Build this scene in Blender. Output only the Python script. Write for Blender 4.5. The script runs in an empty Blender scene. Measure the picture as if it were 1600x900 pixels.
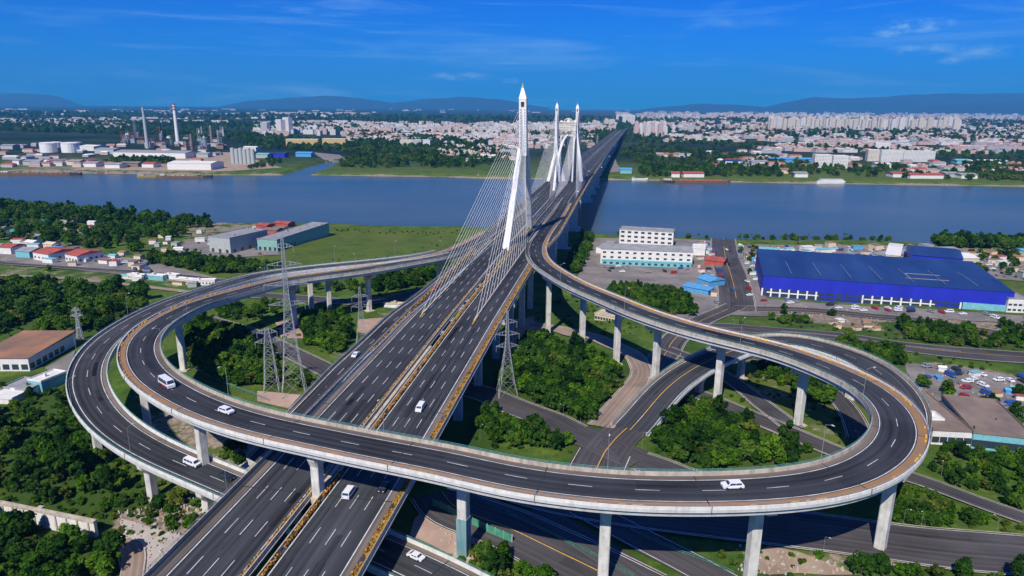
import bpy, bmesh, math, random
import numpy as np
from mathutils import Vector, Matrix
R = math.radians
random.seed(7); rng = np.random.default_rng(11)
C = bpy.context.scene.collection
scene = bpy.context.scene

# ------------------------------------------------------------------ camera, light, exposure
CAM_Z = 135.0; FPX = 1067.0; PITCH = math.atan((450-165)/FPX); ROLL = R(0.47)
cam_d = bpy.data.cameras.new('camera'); cam = bpy.data.objects.new('camera', cam_d); C.objects.link(cam)
cam.location = (0, 0, CAM_Z)
cam.matrix_world = Matrix.Translation((0, 0, CAM_Z)) @ Matrix.Rotation(math.pi/2-PITCH, 4, 'X') @ Matrix.Rotation(ROLL, 4, 'Z')
cam_d.sensor_width = 36.0; cam_d.lens = 36.0*FPX/1600.0
cam_d.clip_start = 0.5; cam_d.clip_end = 90000
scene.camera = cam

SUN_EL = R(46); SUN_AZ = R(202)
world = bpy.data.worlds.new('World'); scene.world = world; world.use_nodes = True
wt = world.node_tree; wt.nodes.clear()
def N(t, kind, **kw):
    n = t.nodes.new(kind)
    for k, v in kw.items():
        if k.startswith('i_'):
            key = k[2:]
            n.inputs[int(key) if key.isdigit() else key].default_value = v
        else: setattr(n, k, v)
    return n
sky = N(wt, 'ShaderNodeTexSky', sky_type='NISHITA', sun_disc=False, sun_elevation=SUN_EL, sun_rotation=SUN_AZ,
        altitude=200, air_density=1.0, dust_density=0.1, ozone_density=4.0)
hsv = N(wt, 'ShaderNodeHueSaturation'); hsv.inputs['Saturation'].default_value = 1.35
tint = N(wt, 'ShaderNodeMix', data_type='RGBA', blend_type='MULTIPLY'); tint.inputs[0].default_value = 1.0
tint.inputs[7].default_value = (0.005, 0.45, 1.42, 1)
wt.links.new(sky.outputs[0], hsv.inputs['Color']); wt.links.new(hsv.outputs[0], tint.inputs[6])
# thin high cirrus and a few small cumulus, by direction on the sky dome
tc = N(wt, 'ShaderNodeTexCoord')
def cloud(scale, sx, sy, sz, lo, hi, detail, rotz=0.0, loc=(0, 0, 0), dist=0.0):
    mp = N(wt, 'ShaderNodeMapping'); mp.inputs['Scale'].default_value = (sx, sy, sz)
    mp.inputs['Rotation'].default_value = (0, rotz, 0); mp.inputs['Location'].default_value = loc
    no = N(wt, 'ShaderNodeTexNoise'); no.inputs['Scale'].default_value = scale; no.inputs['Detail'].default_value = detail
    no.inputs['Roughness'].default_value = 0.6; no.inputs['Distortion'].default_value = dist
    mr = N(wt, 'ShaderNodeMapRange', interpolation_type='SMOOTHSTEP'); mr.inputs[1].default_value = lo; mr.inputs[2].default_value = hi
    wt.links.new(tc.outputs['Generated'], mp.inputs[0]); wt.links.new(mp.outputs[0], no.inputs['Vector']); wt.links.new(no.outputs[0], mr.inputs[0])
    return mr.outputs[0]
def mth(op, a, b=None, t=wt):
    n = t.nodes.new('ShaderNodeMath'); n.operation = op
    for k, v in enumerate((a, b)):
        if v is None: continue
        if isinstance(v, (int, float)): n.inputs[k].default_value = v
        else: t.links.new(v, n.inputs[k])
    return n.outputs[0]
cir = cloud(3.0, 1.0, 1.0, 7.0, 0.50, 0.78, 7, rotz=R(4), dist=0.4)
cir2 = cloud(5.0, 0.6, 0.6, 9.0, 0.52, 0.8, 8, rotz=R(-6), loc=(3, 1, 2), dist=0.8)
def dome_dir(px, py):
    u = (px-800)/FPX; v = (py-450)/FPX; c, s = math.cos(ROLL), math.sin(ROLL)
    u2 = u*c+v*s; v2 = -u*s+v*c
    return Vector((u2, math.cos(PITCH)-v2*math.sin(PITCH), -math.sin(PITCH)-v2*math.cos(PITCH))).normalized()
puffnoise = cloud(26.0, 1, 1, 2.2, 0.38, 0.66, 6, loc=(1, 0, 5))
acc = None
for (px, py, w, h, s) in ((1432, 40, 42, 9, 1.1), (1392, 52, 22, 6, 1.1), (1557, 46, 15, 8, .9), (1445, 78, 45, 8, .9), (1530, 80, 45, 10, .7),
                          (1488, 94, 18, 5, .8), (722, 119, 42, 6, 1.4), (800, 126, 14, 4, .9)):
    d = dome_dir(px, py)
    vs = N(wt, 'ShaderNodeVectorMath', operation='SUBTRACT'); wt.links.new(tc.outputs['Generated'], vs.inputs[0]); vs.inputs[1].default_value = d
    vm = N(wt, 'ShaderNodeVectorMath', operation='MULTIPLY'); wt.links.new(vs.outputs[0], vm.inputs[0])
    vm.inputs[1].default_value = (FPX/w, FPX/w, FPX/h)
    vl = N(wt, 'ShaderNodeVectorMath', operation='LENGTH'); wt.links.new(vm.outputs[0], vl.inputs[0])
    f = mth('MULTIPLY', mth('MAXIMUM', mth('SUBTRACT', 1.25, vl.outputs['Value']), 0.0), s)
    acc = f if acc is None else mth('MAXIMUM', acc, f)
puffs = mth('MINIMUM', mth('MULTIPLY', acc, puffnoise), 0.8)
allc = mth('MAXIMUM', mth('ADD', mth('MULTIPLY', cir, 0.55), mth('MULTIPLY', cir2, 0.40)), puffs)
cm = N(wt, 'ShaderNodeMix', data_type='RGBA'); wt.links.new(allc, cm.inputs[0]); wt.links.new(tint.outputs[2], cm.inputs[6])
cm.inputs[7].default_value = (4.2, 7.8, 12.5, 1)
bg = N(wt, 'ShaderNodeBackground'); bg.inputs[1].default_value = 0.068
wo = N(wt, 'ShaderNodeOutputWorld'); wt.links.new(cm.outputs[2], bg.inputs[0]); wt.links.new(bg.outputs[0], wo.inputs[0])

sun_d = bpy.data.lights.new('sun', 'SUN'); sun_d.energy = 5.0; sun_d.angle = R(0.5); sun_d.color = (1.0, 0.93, 0.82)
sun = bpy.data.objects.new('sun', sun_d); C.objects.link(sun)
sd = Vector((math.sin(SUN_AZ)*math.cos(SUN_EL), math.cos(SUN_AZ)*math.cos(SUN_EL), math.sin(SUN_EL)))
sun.rotation_euler = sd.to_track_quat('Z', 'Y').to_euler()
vs_ = scene.view_settings; vs_.view_transform = 'Standard'; vs_.look = 'None'; vs_.exposure = 0.27; vs_.gamma = 1.0; vs_.use_curve_mapping = False
scene.cycles.use_denoising = True
scene.cycles.max_bounces = 5; scene.cycles.diffuse_bounces = 2; scene.cycles.glossy_bounces = 2
scene.cycles.transmission_bounces = 2; scene.cycles.volume_bounces = 0; scene.cycles.transparent_max_bounces = 6

# ------------------------------------------------------------------ pixel of the photograph -> point of the place
def ray(px, py):
    u = (px-800)/FPX; v = (py-450)/FPX; c, s = math.cos(ROLL), math.sin(ROLL)
    u2 = u*c+v*s; v2 = -u*s+v*c
    return (u2, math.cos(PITCH)-v2*math.sin(PITCH), -math.sin(PITCH)-v2*math.cos(PITCH))
def at(px, py, z):
    d = ray(px, py); t = (z-CAM_Z)/d[2]
    return np.array([d[0]*t, d[1]*t, z])
# river banks
near_b = np.array([at(x, y, 0)[:2] for x, y in ((-200, 318), (0, 327), (100, 333), (200, 340), (340, 349), (500, 353), (725, 358), (900, 366), (1000, 372), (1200, 375), (1350, 378), (1600, 386), (1800, 392))])
far_b = np.array([at(x, y, 0)[:2] for x, y in ((-200, 268), (0, 270), (130, 271), (330, 274), (500, 274), (700, 277), (750, 279), (925, 281), (1000, 282), (1200, 286), (1400, 289), (1600, 292), (1800, 294))])
def Yn(x): return np.interp(x, near_b[:, 0], near_b[:, 1])
def Yf(x): return np.interp(x, far_b[:, 0], far_b[:, 1])
_cp = [(1373,862,27),(1160,900,24.5),(940,890,24.5),(722,860,25.5),(600,880,24),(1257,657,25.5),(1130,625,22.5),(1043,585,21.5),(973,568,17),(909,545,13),(857,522,8),
       (243,779,15.5),(328,802,17.5),(157,720,17),(420,705,22),(663,458,19),(565,485,19),(287,577,20),(455,618,20.5),(515,583,21),(950,700,24.3),(800,635,22),(700,840,25.5),
       (80,850,14),(0,700,14),(0,600,14),(40,560,14),(200,500,14),(0,440,10),(300,450,13),(100,400,9),(400,395,9),(300,350,5),(0,345,5),(600,370,5),(560,400,8),(200,370,6),
       (1500,860,26),(1500,720,22),(1590,600,14),(1400,600,17),(1500,500,10),(1300,480,8),(1150,480,8),(1000,420,5),(1200,385,4),(1550,400,4.5),(900,390,4),(1000,460,7),(1050,530,15),(760,610,20),(830,505,7),(700,395,9)]
_cw = np.array([at(*c) for c in _cp])
def ground(x, y):
    x = np.asarray(x, float); y = np.asarray(y, float); sh = x.shape; X = x.ravel(); Y = y.ravel()
    out = np.empty(X.shape)
    for i in range(0, len(X), 20000):
        d2 = (X[i:i+20000, None]-_cw[None, :, 0])**2+(Y[i:i+20000, None]-_cw[None, :, 1])**2
        w = 1.0/(d2+300.0)**1.5
        out[i:i+20000] = (w*_cw[None, :, 2]).sum(1)/w.sum(1)
    yn = Yn(X); yf = Yf(X)
    s = np.clip((yn-Y)/26.0, -1, 1.0)
    bank = np.where(s > 0, s*s*(3-2*s), s*1.0)
    near = np.where(bank > 0, out*bank, bank*5)
    wig = 3.0*np.sin(X*0.031)+2.0*np.sin(X*0.083+1)
    s2 = np.clip((Y-yf-wig)/22.0, -1, 1); b2 = np.where(s2 > 0, s2*s2*(3-2*s2)*5.0, s2*5)
    res = np.where(Y < (yn+yf)/2, near, b2)
    # creek mouth on the far bank
    for (ax, ay), (bx, by), wd in CREEK:
        t = np.clip(((X-ax)*(bx-ax)+(Y-ay)*(by-ay))/((bx-ax)**2+(by-ay)**2), 0, 1)
        dd = np.hypot(X-ax-t*(bx-ax), Y-ay-t*(by-ay))
        k = np.clip((dd-wd)/14.0, 0, 1); res = np.where(Y > yf-30, np.minimum(res, -2+7.0*k), res)
    return res.reshape(sh)
_ck = [at(x, y, 0)[:2] for x, y in ((462, 274), (488, 266), (503, 259), (520, 255), (545, 252.5))]
CREEK = [(_ck[k], _ck[k+1], w) for k, w in zip(range(4), (22, 20, 16, 9))]
def T(px, py):
    """where the line of sight through a pixel of the photograph meets the ground"""
    z = 10.0; p = at(px, py, z)
    for _ in range(40):
        z2 = float(ground(p[0], p[1])); z = z*0.5+z2*0.5; p = at(px, py, z)
    return p
def G(x, y): return float(ground(x, y))

# ------------------------------------------------------------------ materials
MATS = {}
def mat(name, col, rough=0.8, metal=0.0, var=0.12, scale=0.6, bump=0.0, stretch=None, col2=None, spec=None, coord='Object', detail=5, stain=0.0):
    if name in MATS: return MATS[name]
    m = bpy.data.materials.new(name); m.use_nodes = True; t = m.node_tree; b = t.nodes['Principled BSDF']
    b.inputs['Roughness'].default_value = rough; b.inputs['Metallic'].default_value = metal
    if spec is not None: b.inputs['Specular IOR Level'].default_value = spec
    tcn = N(t, 'ShaderNodeTexCoord'); mp = N(t, 'ShaderNodeMapping')
    if stretch: mp.inputs['Scale'].default_value = stretch
    t.links.new(tcn.outputs[coord], mp.inputs[0])
    no = N(t, 'ShaderNodeTexNoise'); no.inputs['Scale'].default_value = scale; no.inputs['Detail'].default_value = detail; no.inputs['Roughness'].default_value = 0.62
    t.links.new(mp.outputs[0], no.inputs['Vector'])
    rp = N(t, 'ShaderNodeValToRGB'); t.links.new(no.outputs[0], rp.inputs[0])
    c2 = col2 if col2 else tuple(min(1, c*(1+var)) for c in col); c1 = col if col2 else tuple(c*(1-var) for c in col)
    rp.color_ramp.elements[0].position = 0.32; rp.color_ramp.elements[1].position = 0.68
    rp.color_ramp.elements[0].color = (*c1, 1); rp.color_ramp.elements[1].color = (*c2, 1)
    out = rp.outputs[0]
    if stain > 0:
        n2 = N(t, 'ShaderNodeTexNoise'); n2.inputs['Scale'].default_value = 1.1; n2.inputs['Detail'].default_value = 8
        m2 = N(t, 'ShaderNodeMapping'); m2.inputs['Scale'].default_value = (1, 1, 0.25); t.links.new(tcn.outputs['Object'], m2.inputs[0]); t.links.new(m2.outputs[0], n2.inputs['Vector'])
        r2 = N(t, 'ShaderNodeMapRange'); r2.inputs[1].default_value = 0.45; r2.inputs[2].default_value = 0.75; r2.inputs[4].default_value = stain
        t.links.new(n2.outputs[0], r2.inputs[0])
        mx = N(t, 'ShaderNodeMix', data_type='RGBA'); t.links.new(r2.outputs[0], mx.inputs[0]); t.links.new(out, mx.inputs[6]); mx.inputs[7].default_value = (0.07, 0.06, 0.045, 1)
        out = mx.outputs[2]
    t.links.new(out, b.inputs['Base Color'])
    if bump:
        bp = N(t, 'ShaderNodeBump'); bp.inputs['Strength'].default_value = bump; t.links.new(no.outputs[0], bp.inputs['Height']); t.links.new(bp.outputs[0], b.inputs['Normal'])
    MATS[name] = m; return m

def asphalt(name, base, tracks=0.35, patch=0.2):
    """road surface; UV = metres across and along the road: worn wheel tracks and joints follow the lanes"""
    m = bpy.data.materials.new(name); m.use_nodes = True; t = m.node_tree; b = t.nodes['Principled BSDF']
    b.inputs['Roughness'].default_value = 0.85; b.inputs['Specular IOR Level'].default_value = 0.3
    uv = N(t, 'ShaderNodeUVMap'); 
    def noise(sc, st, det=4, dim=None):
        mp = N(t, 'ShaderNodeMapping'); mp.inputs['Scale'].default_value = st; t.links.new(uv.outputs[0], mp.inputs[0])
        n = N(t, 'ShaderNodeTexNoise'); n.inputs['Scale'].default_value = sc; n.inputs['Detail'].default_value = det; t.links.new(mp.outputs[0], n.inputs['Vector']); return n.outputs[0]
    streak = noise(1.0, (0.85, 0.012, 1), 3); blot = noise(0.09, (1, 0.5, 1), 5); fine = noise(2.5, (1, 0.6, 1), 3)
    a = mth('MULTIPLY', mth('SUBTRACT', streak, 0.5, t), tracks*2.4, t)
    c = mth('MULTIPLY', mth('SUBTRACT', blot, 0.5, t), patch*3, t)
    d = mth('MULTIPLY', mth('SUBTRACT', fine, 0.5, t), 0.35, t)
    sx_ = N(t, 'ShaderNodeSeparateXYZ'); t.links.new(uv.outputs[0], sx_.inputs[0])
    trk = mth('MULTIPLY', mth('SINE', mth('MULTIPLY', sx_.outputs[0], 3.25, t), None, t), mth('MULTIPLY', streak, .22, t), t)
    cv = N(t, 'ShaderNodeCombineXYZ'); t.links.new(mth('FLOOR', mth('DIVIDE', sx_.outputs[0], 3.87, t), None, t), cv.inputs[0]); t.links.new(mth('FLOOR', mth('DIVIDE', sx_.outputs[1], 47.0, t), None, t), cv.inputs[1])
    wn_ = N(t, 'ShaderNodeTexWhiteNoise', noise_dimensions='2D'); t.links.new(cv.outputs[0], wn_.inputs[0]); pt_ = mth('MULTIPLY', mth('SUBTRACT', wn_.outputs[0], .5, t), .34, t)
    f = mth('ADD', mth('ADD', mth('ADD', a, c, t), mth('ADD', d, mth('ADD', trk, pt_, t), t), t), 1.0, t)
    mx = N(t, 'ShaderNodeVectorMath', operation='SCALE'); mx.inputs[0].default_value = base; t.links.new(f, mx.inputs['Scale'])
    t.links.new(mx.outputs[0], b.inputs['Base Color'])
    MATS[name] = m; return m
ASP = asphalt('asphalt', (0.037, 0.040, 0.046), .8, .45); ASPD = asphalt('asphalt_dark', (0.030, 0.0325, 0.039), .9, .5); ASPG = asphalt('asphalt_ground', (0.062, 0.057, 0.057), 0.5, 0.5)
ASPB = asphalt('asphalt_dusty', (0.27, 0.20, 0.155), 0.3, 0.4); SHO = asphalt('asphalt_shoulder', (0.14, 0.115, 0.10), 0.2, 0.4)
CON = mat('concrete', (0.56, 0.55, 0.51), 0.85, var=0.18, scale=0.35, stain=0.35)
CONW = mat('concrete_white', (0.64, 0.63, 0.59), 0.8, var=0.12, scale=0.5, stain=0.28)
CONS = mat('concrete_stained', (0.36, 0.31, 0.25), 0.9, col2=(0.50, 0.45, 0.37), scale=0.25, stain=0.5)
GIR = mat('girder_concrete', (0.50, 0.50, 0.49), 0.85, var=0.15, scale=0.3, stain=0.2)
WHT = mat('white_paint', (0.74, 0.74, 0.72), 0.6, var=0.1, scale=0.15, stain=0.28)
LINE = mat('line_paint', (0.34, 0.34, 0.34), 0.7, col2=(0.70, 0.70, 0.69), scale=.35, detail=9)
YEL = mat('yellow_paint', (0.62, 0.36, 0.05), 0.7, var=0.25, scale=1.5)
TEAL = mat('teal_rail', (0.10, 0.30, 0.30), 0.5, var=0.2, scale=0.8)
GRN = mat('green_rail', (0.06, 0.26, 0.17), 0.5, var=0.25, scale=0.8)
STEEL = mat('galvanised_steel', (0.42, 0.44, 0.46), 0.45, 0.5, var=0.1)
GREYR = mat('grey_rail', (0.30, 0.31, 0.33), 0.6, 0.2)
FLOW = mat('orange_flowers', (0.30, 0.12, 0.015), 0.8, col2=(0.50, 0.25, 0.03), scale=.8)
FLOWG = mat('planter_leaves', (0.10, 0.13, 0.03), 0.8, col2=(0.30, 0.17, 0.03), scale=1.0)
TANC = mat('tan_concrete', (0.42, 0.36, 0.27), 0.9, col2=(0.55, 0.48, 0.38), scale=0.2, stain=0.4)
RUST = mat('rust_stain', (0.32, 0.16, 0.05), 0.9, col2=(0.20, 0.14, 0.10), scale=0.15, detail=8)
DIRT = mat('dirt', (0.24, 0.17, 0.115), 0.95, col2=(0.38, 0.29, 0.21), scale=0.12, detail=8)
DIRTP = mat('pink_dirt', (0.30, 0.19, 0.14), 0.95, col2=(0.45, 0.33, 0.26), scale=0.1, detail=8)
LOT = mat('lot_paving', (0.12, 0.11, 0.10), 0.9, col2=(0.25, 0.22, 0.20), scale=0.06, detail=9)
LOTL = mat('pale_paving', (0.34, 0.30, 0.26), 0.9, col2=(0.5, 0.45, 0.4), scale=0.1, detail=8)
GLASS = mat('window_glass', (0.03, 0.05, 0.07), 0.12, var=0.4, scale=0.3, spec=0.7)
BLACK = mat('black_rubber', (0.02, 0.02, 0.02), 0.8)
ROOFG = mat('grey_roof', (0.26, 0.27, 0.28), 0.8, var=0.2, scale=0.15, stain=0.3)
ROOFB = mat('blue_roof', (0.006, 0.028, 0.115), 0.55, col2=(0.018, 0.052, 0.175), scale=0.05, detail=8, stretch=(1, .3, 1))
BLUEW = mat('blue_wall', (0.006, 0.014, 0.34), 0.6, col2=(0.01, 0.022, 0.44), scale=0.12, stretch=(1, 1, .1), detail=7)
SKYB = mat('light_blue_paint', (0.08, 0.30, 0.55), 0.6, var=0.2)
AQUA = mat('aqua_paint', (0.16, 0.42, 0.46), 0.6, var=0.2)
TEALW = mat('teal_wall', (0.20, 0.38, 0.34), 0.7, var=0.2, stain=0.2)
ROOFR = mat('red_roof', (0.34, 0.07, 0.05), 0.8, var=0.3, scale=0.3)
ROOFO = mat('rusty_orange_roof', (0.36, 0.17, 0.08), 0.85, col2=(0.16, 0.10, 0.07), scale=0.06, detail=7)
ROOFBR = mat('brown_roof', (0.13, 0.10, 0.085), 0.85, col2=(0.24, 0.18, 0.14), scale=0.1, detail=7)
WALLW = mat('white_wall', (0.66, 0.65, 0.62), 0.8, var=0.08, scale=0.3, stain=0.15)
WALLC = mat('cream_wall', (0.58, 0.50, 0.36), 0.8, var=0.1, scale=0.3, stain=0.15)
WALLG = mat('grey_wall', (0.36, 0.39, 0.38), 0.8, var=0.1, scale=0.3, stain=0.2)
GOLD = mat('gilded_tip', (0.7, 0.48, 0.15), 0.4, 0.4)
BARK = mat('bark', (0.10, 0.075, 0.05), 0.9, var=0.3, scale=2)

def leafmat(name, stops, transl=0.25):
    m = bpy.data.materials.new(name); m.use_nodes = True; t = m.node_tree; t.nodes.clear()
    at_ = N(t, 'ShaderNodeAttribute', attribute_name='tone'); oi = N(t, 'ShaderNodeObjectInfo')
    f = mth('ADD', at_.outputs['Fac'], mth('MULTIPLY', mth('SUBTRACT', oi.outputs['Random'], 0.5, t), 0.45, t), t)
    rp = N(t, 'ShaderNodeValToRGB'); t.links.new(f, rp.inputs[0]); e = rp.color_ramp.elements
    e[0].position = 0.0; e[0].color = (*stops[0], 1); e[1].position = 1.0; e[1].color = (*stops[-1], 1)
    for k, c in enumerate(stops[1:-1]): x = e.new((k+1)/(len(stops)-1)); x.color = (*c, 1)
    d = N(t, 'ShaderNodeBsdfDiffuse'); tr = N(t, 'ShaderNodeBsdfTranslucent'); mx = N(t, 'ShaderNodeMixShader'); mx.inputs[0].default_value = transl
    t.links.new(rp.outputs[0], d.inputs[0]); t.links.new(rp.outputs[0], tr.inputs[0]); t.links.new(d.outputs[0], mx.inputs[1]); t.links.new(tr.outputs[0], mx.inputs[2])
    o = N(t, 'ShaderNodeOutputMaterial'); t.links.new(mx.outputs[0], o.inputs[0]); MATS[name] = m; return m
LEAF = leafmat('leaves', [(0.014, 0.042, 0.004), (0.040, 0.110, 0.008), (0.085, 0.180, 0.012), (0.16, 0.25, 0.02)])
LEAFD = leafmat('leaves_dark', [(0.010, 0.032, 0.005), (0.022, 0.065, 0.009), (0.045, 0.105, 0.012), (0.08, 0.15, 0.02)])
LEAFO = leafmat('leaves_olive', [(0.03, 0.05, 0.008), (0.07, 0.11, 0.014), (0.12, 0.15, 0.02), (0.19, 0.20, 0.04)])
LEAFY = leafmat('leaves_light', [(0.03, 0.07, 0.01), (0.055, 0.12, 0.014), (0.09, 0.16, 0.02), (0.14, 0.19, 0.03)])

# ------------------------------------------------------------------ object helpers
def tag(o, label=None, cat=None, group=None, kind=None):
    if label: o['label'] = label
    if cat: o['category'] = cat
    if group: o['group'] = group
    if kind: o['kind'] = kind
    return o
def empty(name, loc, rz=0.0, label=None, cat=None, group=None):
    o = bpy.data.objects.new(name, None); C.objects.link(o); o.location = loc; o.rotation_euler = (0, 0, rz); o.empty_display_size = 1
    return tag(o, label, cat, group)
def link(name, me, parent=None):
    o = bpy.data.objects.new(name, me); C.objects.link(o)
    if parent is not None: o.parent = parent
    return o
class MB:
    """collects polygons; build() links them as one mesh object"""
    def __init__(s): s.v = []; s.f = []; s.uv = []; s.mi = []; s.at = []
    def poly(s, pts, uv=None, mi=0, a=0.0):
        i = len(s.v); s.v.extend([tuple(map(float, p)) for p in pts]); s.f.append(tuple(range(i, i+len(pts))))
        s.uv.append(uv if uv is not None else [(0, 0)]*len(pts)); s.mi.append(mi); s.at.append(a)
    def box(s, c, d, rz=0.0, mi=0, top=1.0, bottom=True, a=0.0, roofmi=None, topy=None):
        """box, base centre c, size d; 'top' scales the top face; UVs in metres"""
        cx, cy, cz = c; hx, hy, h = d[0]/2, d[1]/2, d[2]; cr, sr = math.cos(rz), math.sin(rz)
        def P(x, y, z): return (cx+x*cr-y*sr, cy+x*sr+y*cr, cz+z)
        ty = top if topy is None else topy
        b = [P(-hx, -hy, 0), P(hx, -hy, 0), P(hx, hy, 0), P(-hx, hy, 0)]
        t = [P(-hx*top, -hy*ty, h), P(hx*top, -hy*ty, h), P(hx*top, hy*ty, h), P(-hx*top, hy*ty, h)]
        ls = [d[0], d[1], d[0], d[1]]; o = 0.0
        for k in range(4):
            k2 = (k+1) % 4
            s.poly([b[k], b[k2], t[k2], t[k]], [(o, 0), (o+ls[k], 0), (o+ls[k], h), (o, h)], mi, a); o += ls[k]
        s.poly(t, [(0, -5)]*4, mi if roofmi is None else roofmi, a)
        if bottom: s.poly(b[::-1], [(0, -5)]*4, mi, a)
    def bar(s, a, b, r, n=4, r2=None, mi=0):
        a = Vector(a); b = Vector(b); d = (b-a)
        if d.length < 1e-6: return
        d.normalize(); u = d.cross(Vector((0, 0, 1))) if abs(d.z) < 0.95 else d.cross(Vector((1, 0, 0))); u.normalize(); w = d.cross(u); r2 = r if r2 is None else r2
        A = []; B = []
        for k in range(n):
            t = 2*math.pi*(k+0.5)/n; q = u*math.cos(t)+w*math.sin(t); A.append(a+q*r); B.append(b+q*r2)
        for k in range(n): k2 = (k+1) % n; s.poly([A[k], A[k2], B[k2], B[k]], None, mi)
        s.poly(A[::-1], None, mi); s.poly(B, None, mi)
    def prism(s, prof, axis0, axis1, mi=0, cap=True):
        """prof: list of 3D points at start; axis1: same at the end"""
        n = len(prof)
        for k in range(n): k2 = (k+1) % n; s.poly([axis0[k], axis0[k2], axis1[k2], axis1[k]], None, mi)
        if cap: s.poly(list(axis0)[::-1], None, mi); s.poly(list(axis1), None, mi)
    def mesh(s, name, mats, smooth=False):
        me = bpy.data.meshes.new(name); me.from_pydata(s.v, [], s.f)
        uvl = me.uv_layers.new(name='UVMap'); flat = [c for u in s.uv for p in u for c in p]
        uvl.data.foreach_set('uv', flat)
        for m in (mats if isinstance(mats, (list, tuple)) else [mats]): me.materials.append(m)
        me.polygons.foreach_set('material_index', s.mi)
        if any(s.at):
            a = me.attributes.new('tone', 'FLOAT', 'FACE'); a.data.foreach_set('value', s.at)
        if smooth: me.polygons.foreach_set('use_smooth', [True]*len(s.f))
        me.update(); return me
    def build(s, name, mats, parent=None, smooth=False): return link(name, s.mesh(name, mats, smooth), parent)
def lathe(m, prof, seg=16, c=(0, 0, 0), mi=0):
    for (r0, z0), (r1, z1) in zip(prof, prof[1:]):
        for k in range(seg):
            a, b = 2*math.pi*k/seg, 2*math.pi*(k+1)/seg
            m.poly([(c[0]+r0*math.cos(a), c[1]+r0*math.sin(a), c[2]+z0), (c[0]+r0*math.cos(b), c[1]+r0*math.sin(b), c[2]+z0),
                    (c[0]+r1*math.cos(b), c[1]+r1*math.sin(b), c[2]+z1), (c[0]+r1*math.cos(a), c[1]+r1*math.sin(a), c[2]+z1)], None, mi)

class Path:
    """a smooth line through control points (x, y, z), resampled every 'step' metres"""
    def __init__(s, pts, step=3.0, smooth=2):
        P = np.array(pts, float); Q = []
        P = np.vstack([2*P[0]-P[1], P, 2*P[-1]-P[-2]])
        for i in range(1, len(P)-2):
            p0, p1, p2, p3 = P[i-1:i+3]; n = max(2, int(np.linalg.norm(p2-p1)/1.5))
            for t in np.linspace(0, 1, n, endpoint=False):
                Q.append(0.5*((2*p1)+(-p0+p2)*t+(2*p0-5*p1+4*p2-p3)*t*t+(-p0+3*p1-3*p2+p3)*t**3))
        Q.append(P[-2]); Q = np.array(Q)
        for _ in range(smooth):
            L = np.r_[0, np.cumsum(np.linalg.norm(np.diff(Q[:, :2], axis=0), axis=1))]; n = max(3, int(L[-1]/step)+1); u = np.linspace(0, L[-1], n)
            Q = np.stack([np.interp(u, L, Q[:, k]) for k in range(3)], 1)
            K = 7 if len(Q) > 25 else 1
            for _k in range(2):
                for j in range(K//2):
                    w = Q.copy(); w[1:-1] = (Q[:-2]+2*Q[1:-1]+Q[2:])/4; Q = w
        s.p = Q; s.L = np.r_[0, np.cumsum(np.linalg.norm(np.diff(Q[:, :2], axis=0), axis=1))]
        t = np.gradient(Q[:, :2], axis=0); t /= np.linalg.norm(t, axis=1)[:, None]; s.t = t; s.n = np.stack([t[:, 1], -t[:, 0]], 1)
    def off(s, i, o, dz=0.0): return (s.p[i, 0]+s.n[i, 0]*o, s.p[i, 1]+s.n[i, 1]*o, s.p[i, 2]+dz)
    def near(s, x, y):
        d = np.hypot(s.p[:, 0]-x, s.p[:, 1]-y); i = int(d.argmin()); return i, float(d[i])
    def hit(s, px, py, dz=0.0):
        z = float(s.p[:, 2].mean())
        for _ in range(12):
            q = at(px, py, z); i, _d = s.near(q[0], q[1]); z = float(s.p[i, 2])+dz
        return at(px, py, z), i
    def idx(s, d): return int(np.clip(np.searchsorted(s.L, d), 0, len(s.L)-1))
def strip(m, path, o0, o1, dz, mi=0, i0=0, i1=None, drape=None, stepn=1):
    i1 = len(path.p)-1 if i1 is None else i1
    f0 = o0 if callable(o0) else (lambda i: o0); f1 = o1 if callable(o1) else (lambda i: o1)
    for i in range(i0, i1, stepn):
        j = min(i+stepn, i1)
        q = [path.off(i, f0(i), dz), path.off(i, f1(i), dz), path.off(j, f1(j), dz), path.off(j, f0(j), dz)]
        if drape is not None: q = [(a, b, G(a, b)+drape) for a, b, _ in q]
        m.poly(q[::-1], [(f0(j), path.L[j]), (f1(j), path.L[j]), (f1(i), path.L[i]), (f0(i), path.L[i])], mi)
def sweep(m, path, prof, mi=0, i0=0, i1=None, closed=True, cap=True, ofs=None):
    """prof: list of (offset, dz); ofs(i) shifts offsets outward by side"""
    i1 = len(path.p)-1 if i1 is None else i1; n = len(prof); last = None
    for i in range(i0, i1+1):
        ring = [path.off(i, o+((ofs(i)*(1 if o > 0 else -1)) if ofs else 0), z) for o, z in prof]
        if last is not None:
            rng_ = range(n) if closed else range(n-1)
            for k in rng_:
                k2 = (k+1) % n
                m.poly([last[k], ring[k], ring[k2], last[k2]], [(k*1.0, path.L[i-1]), (k*1.0, path.L[i]), (k+1.0, path.L[i]), (k+1.0, path.L[i-1])], mi)
        elif cap and closed: m.poly(ring, None, mi)
        last = ring
    if cap and closed: m.poly(last[::-1], None, mi)
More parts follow.
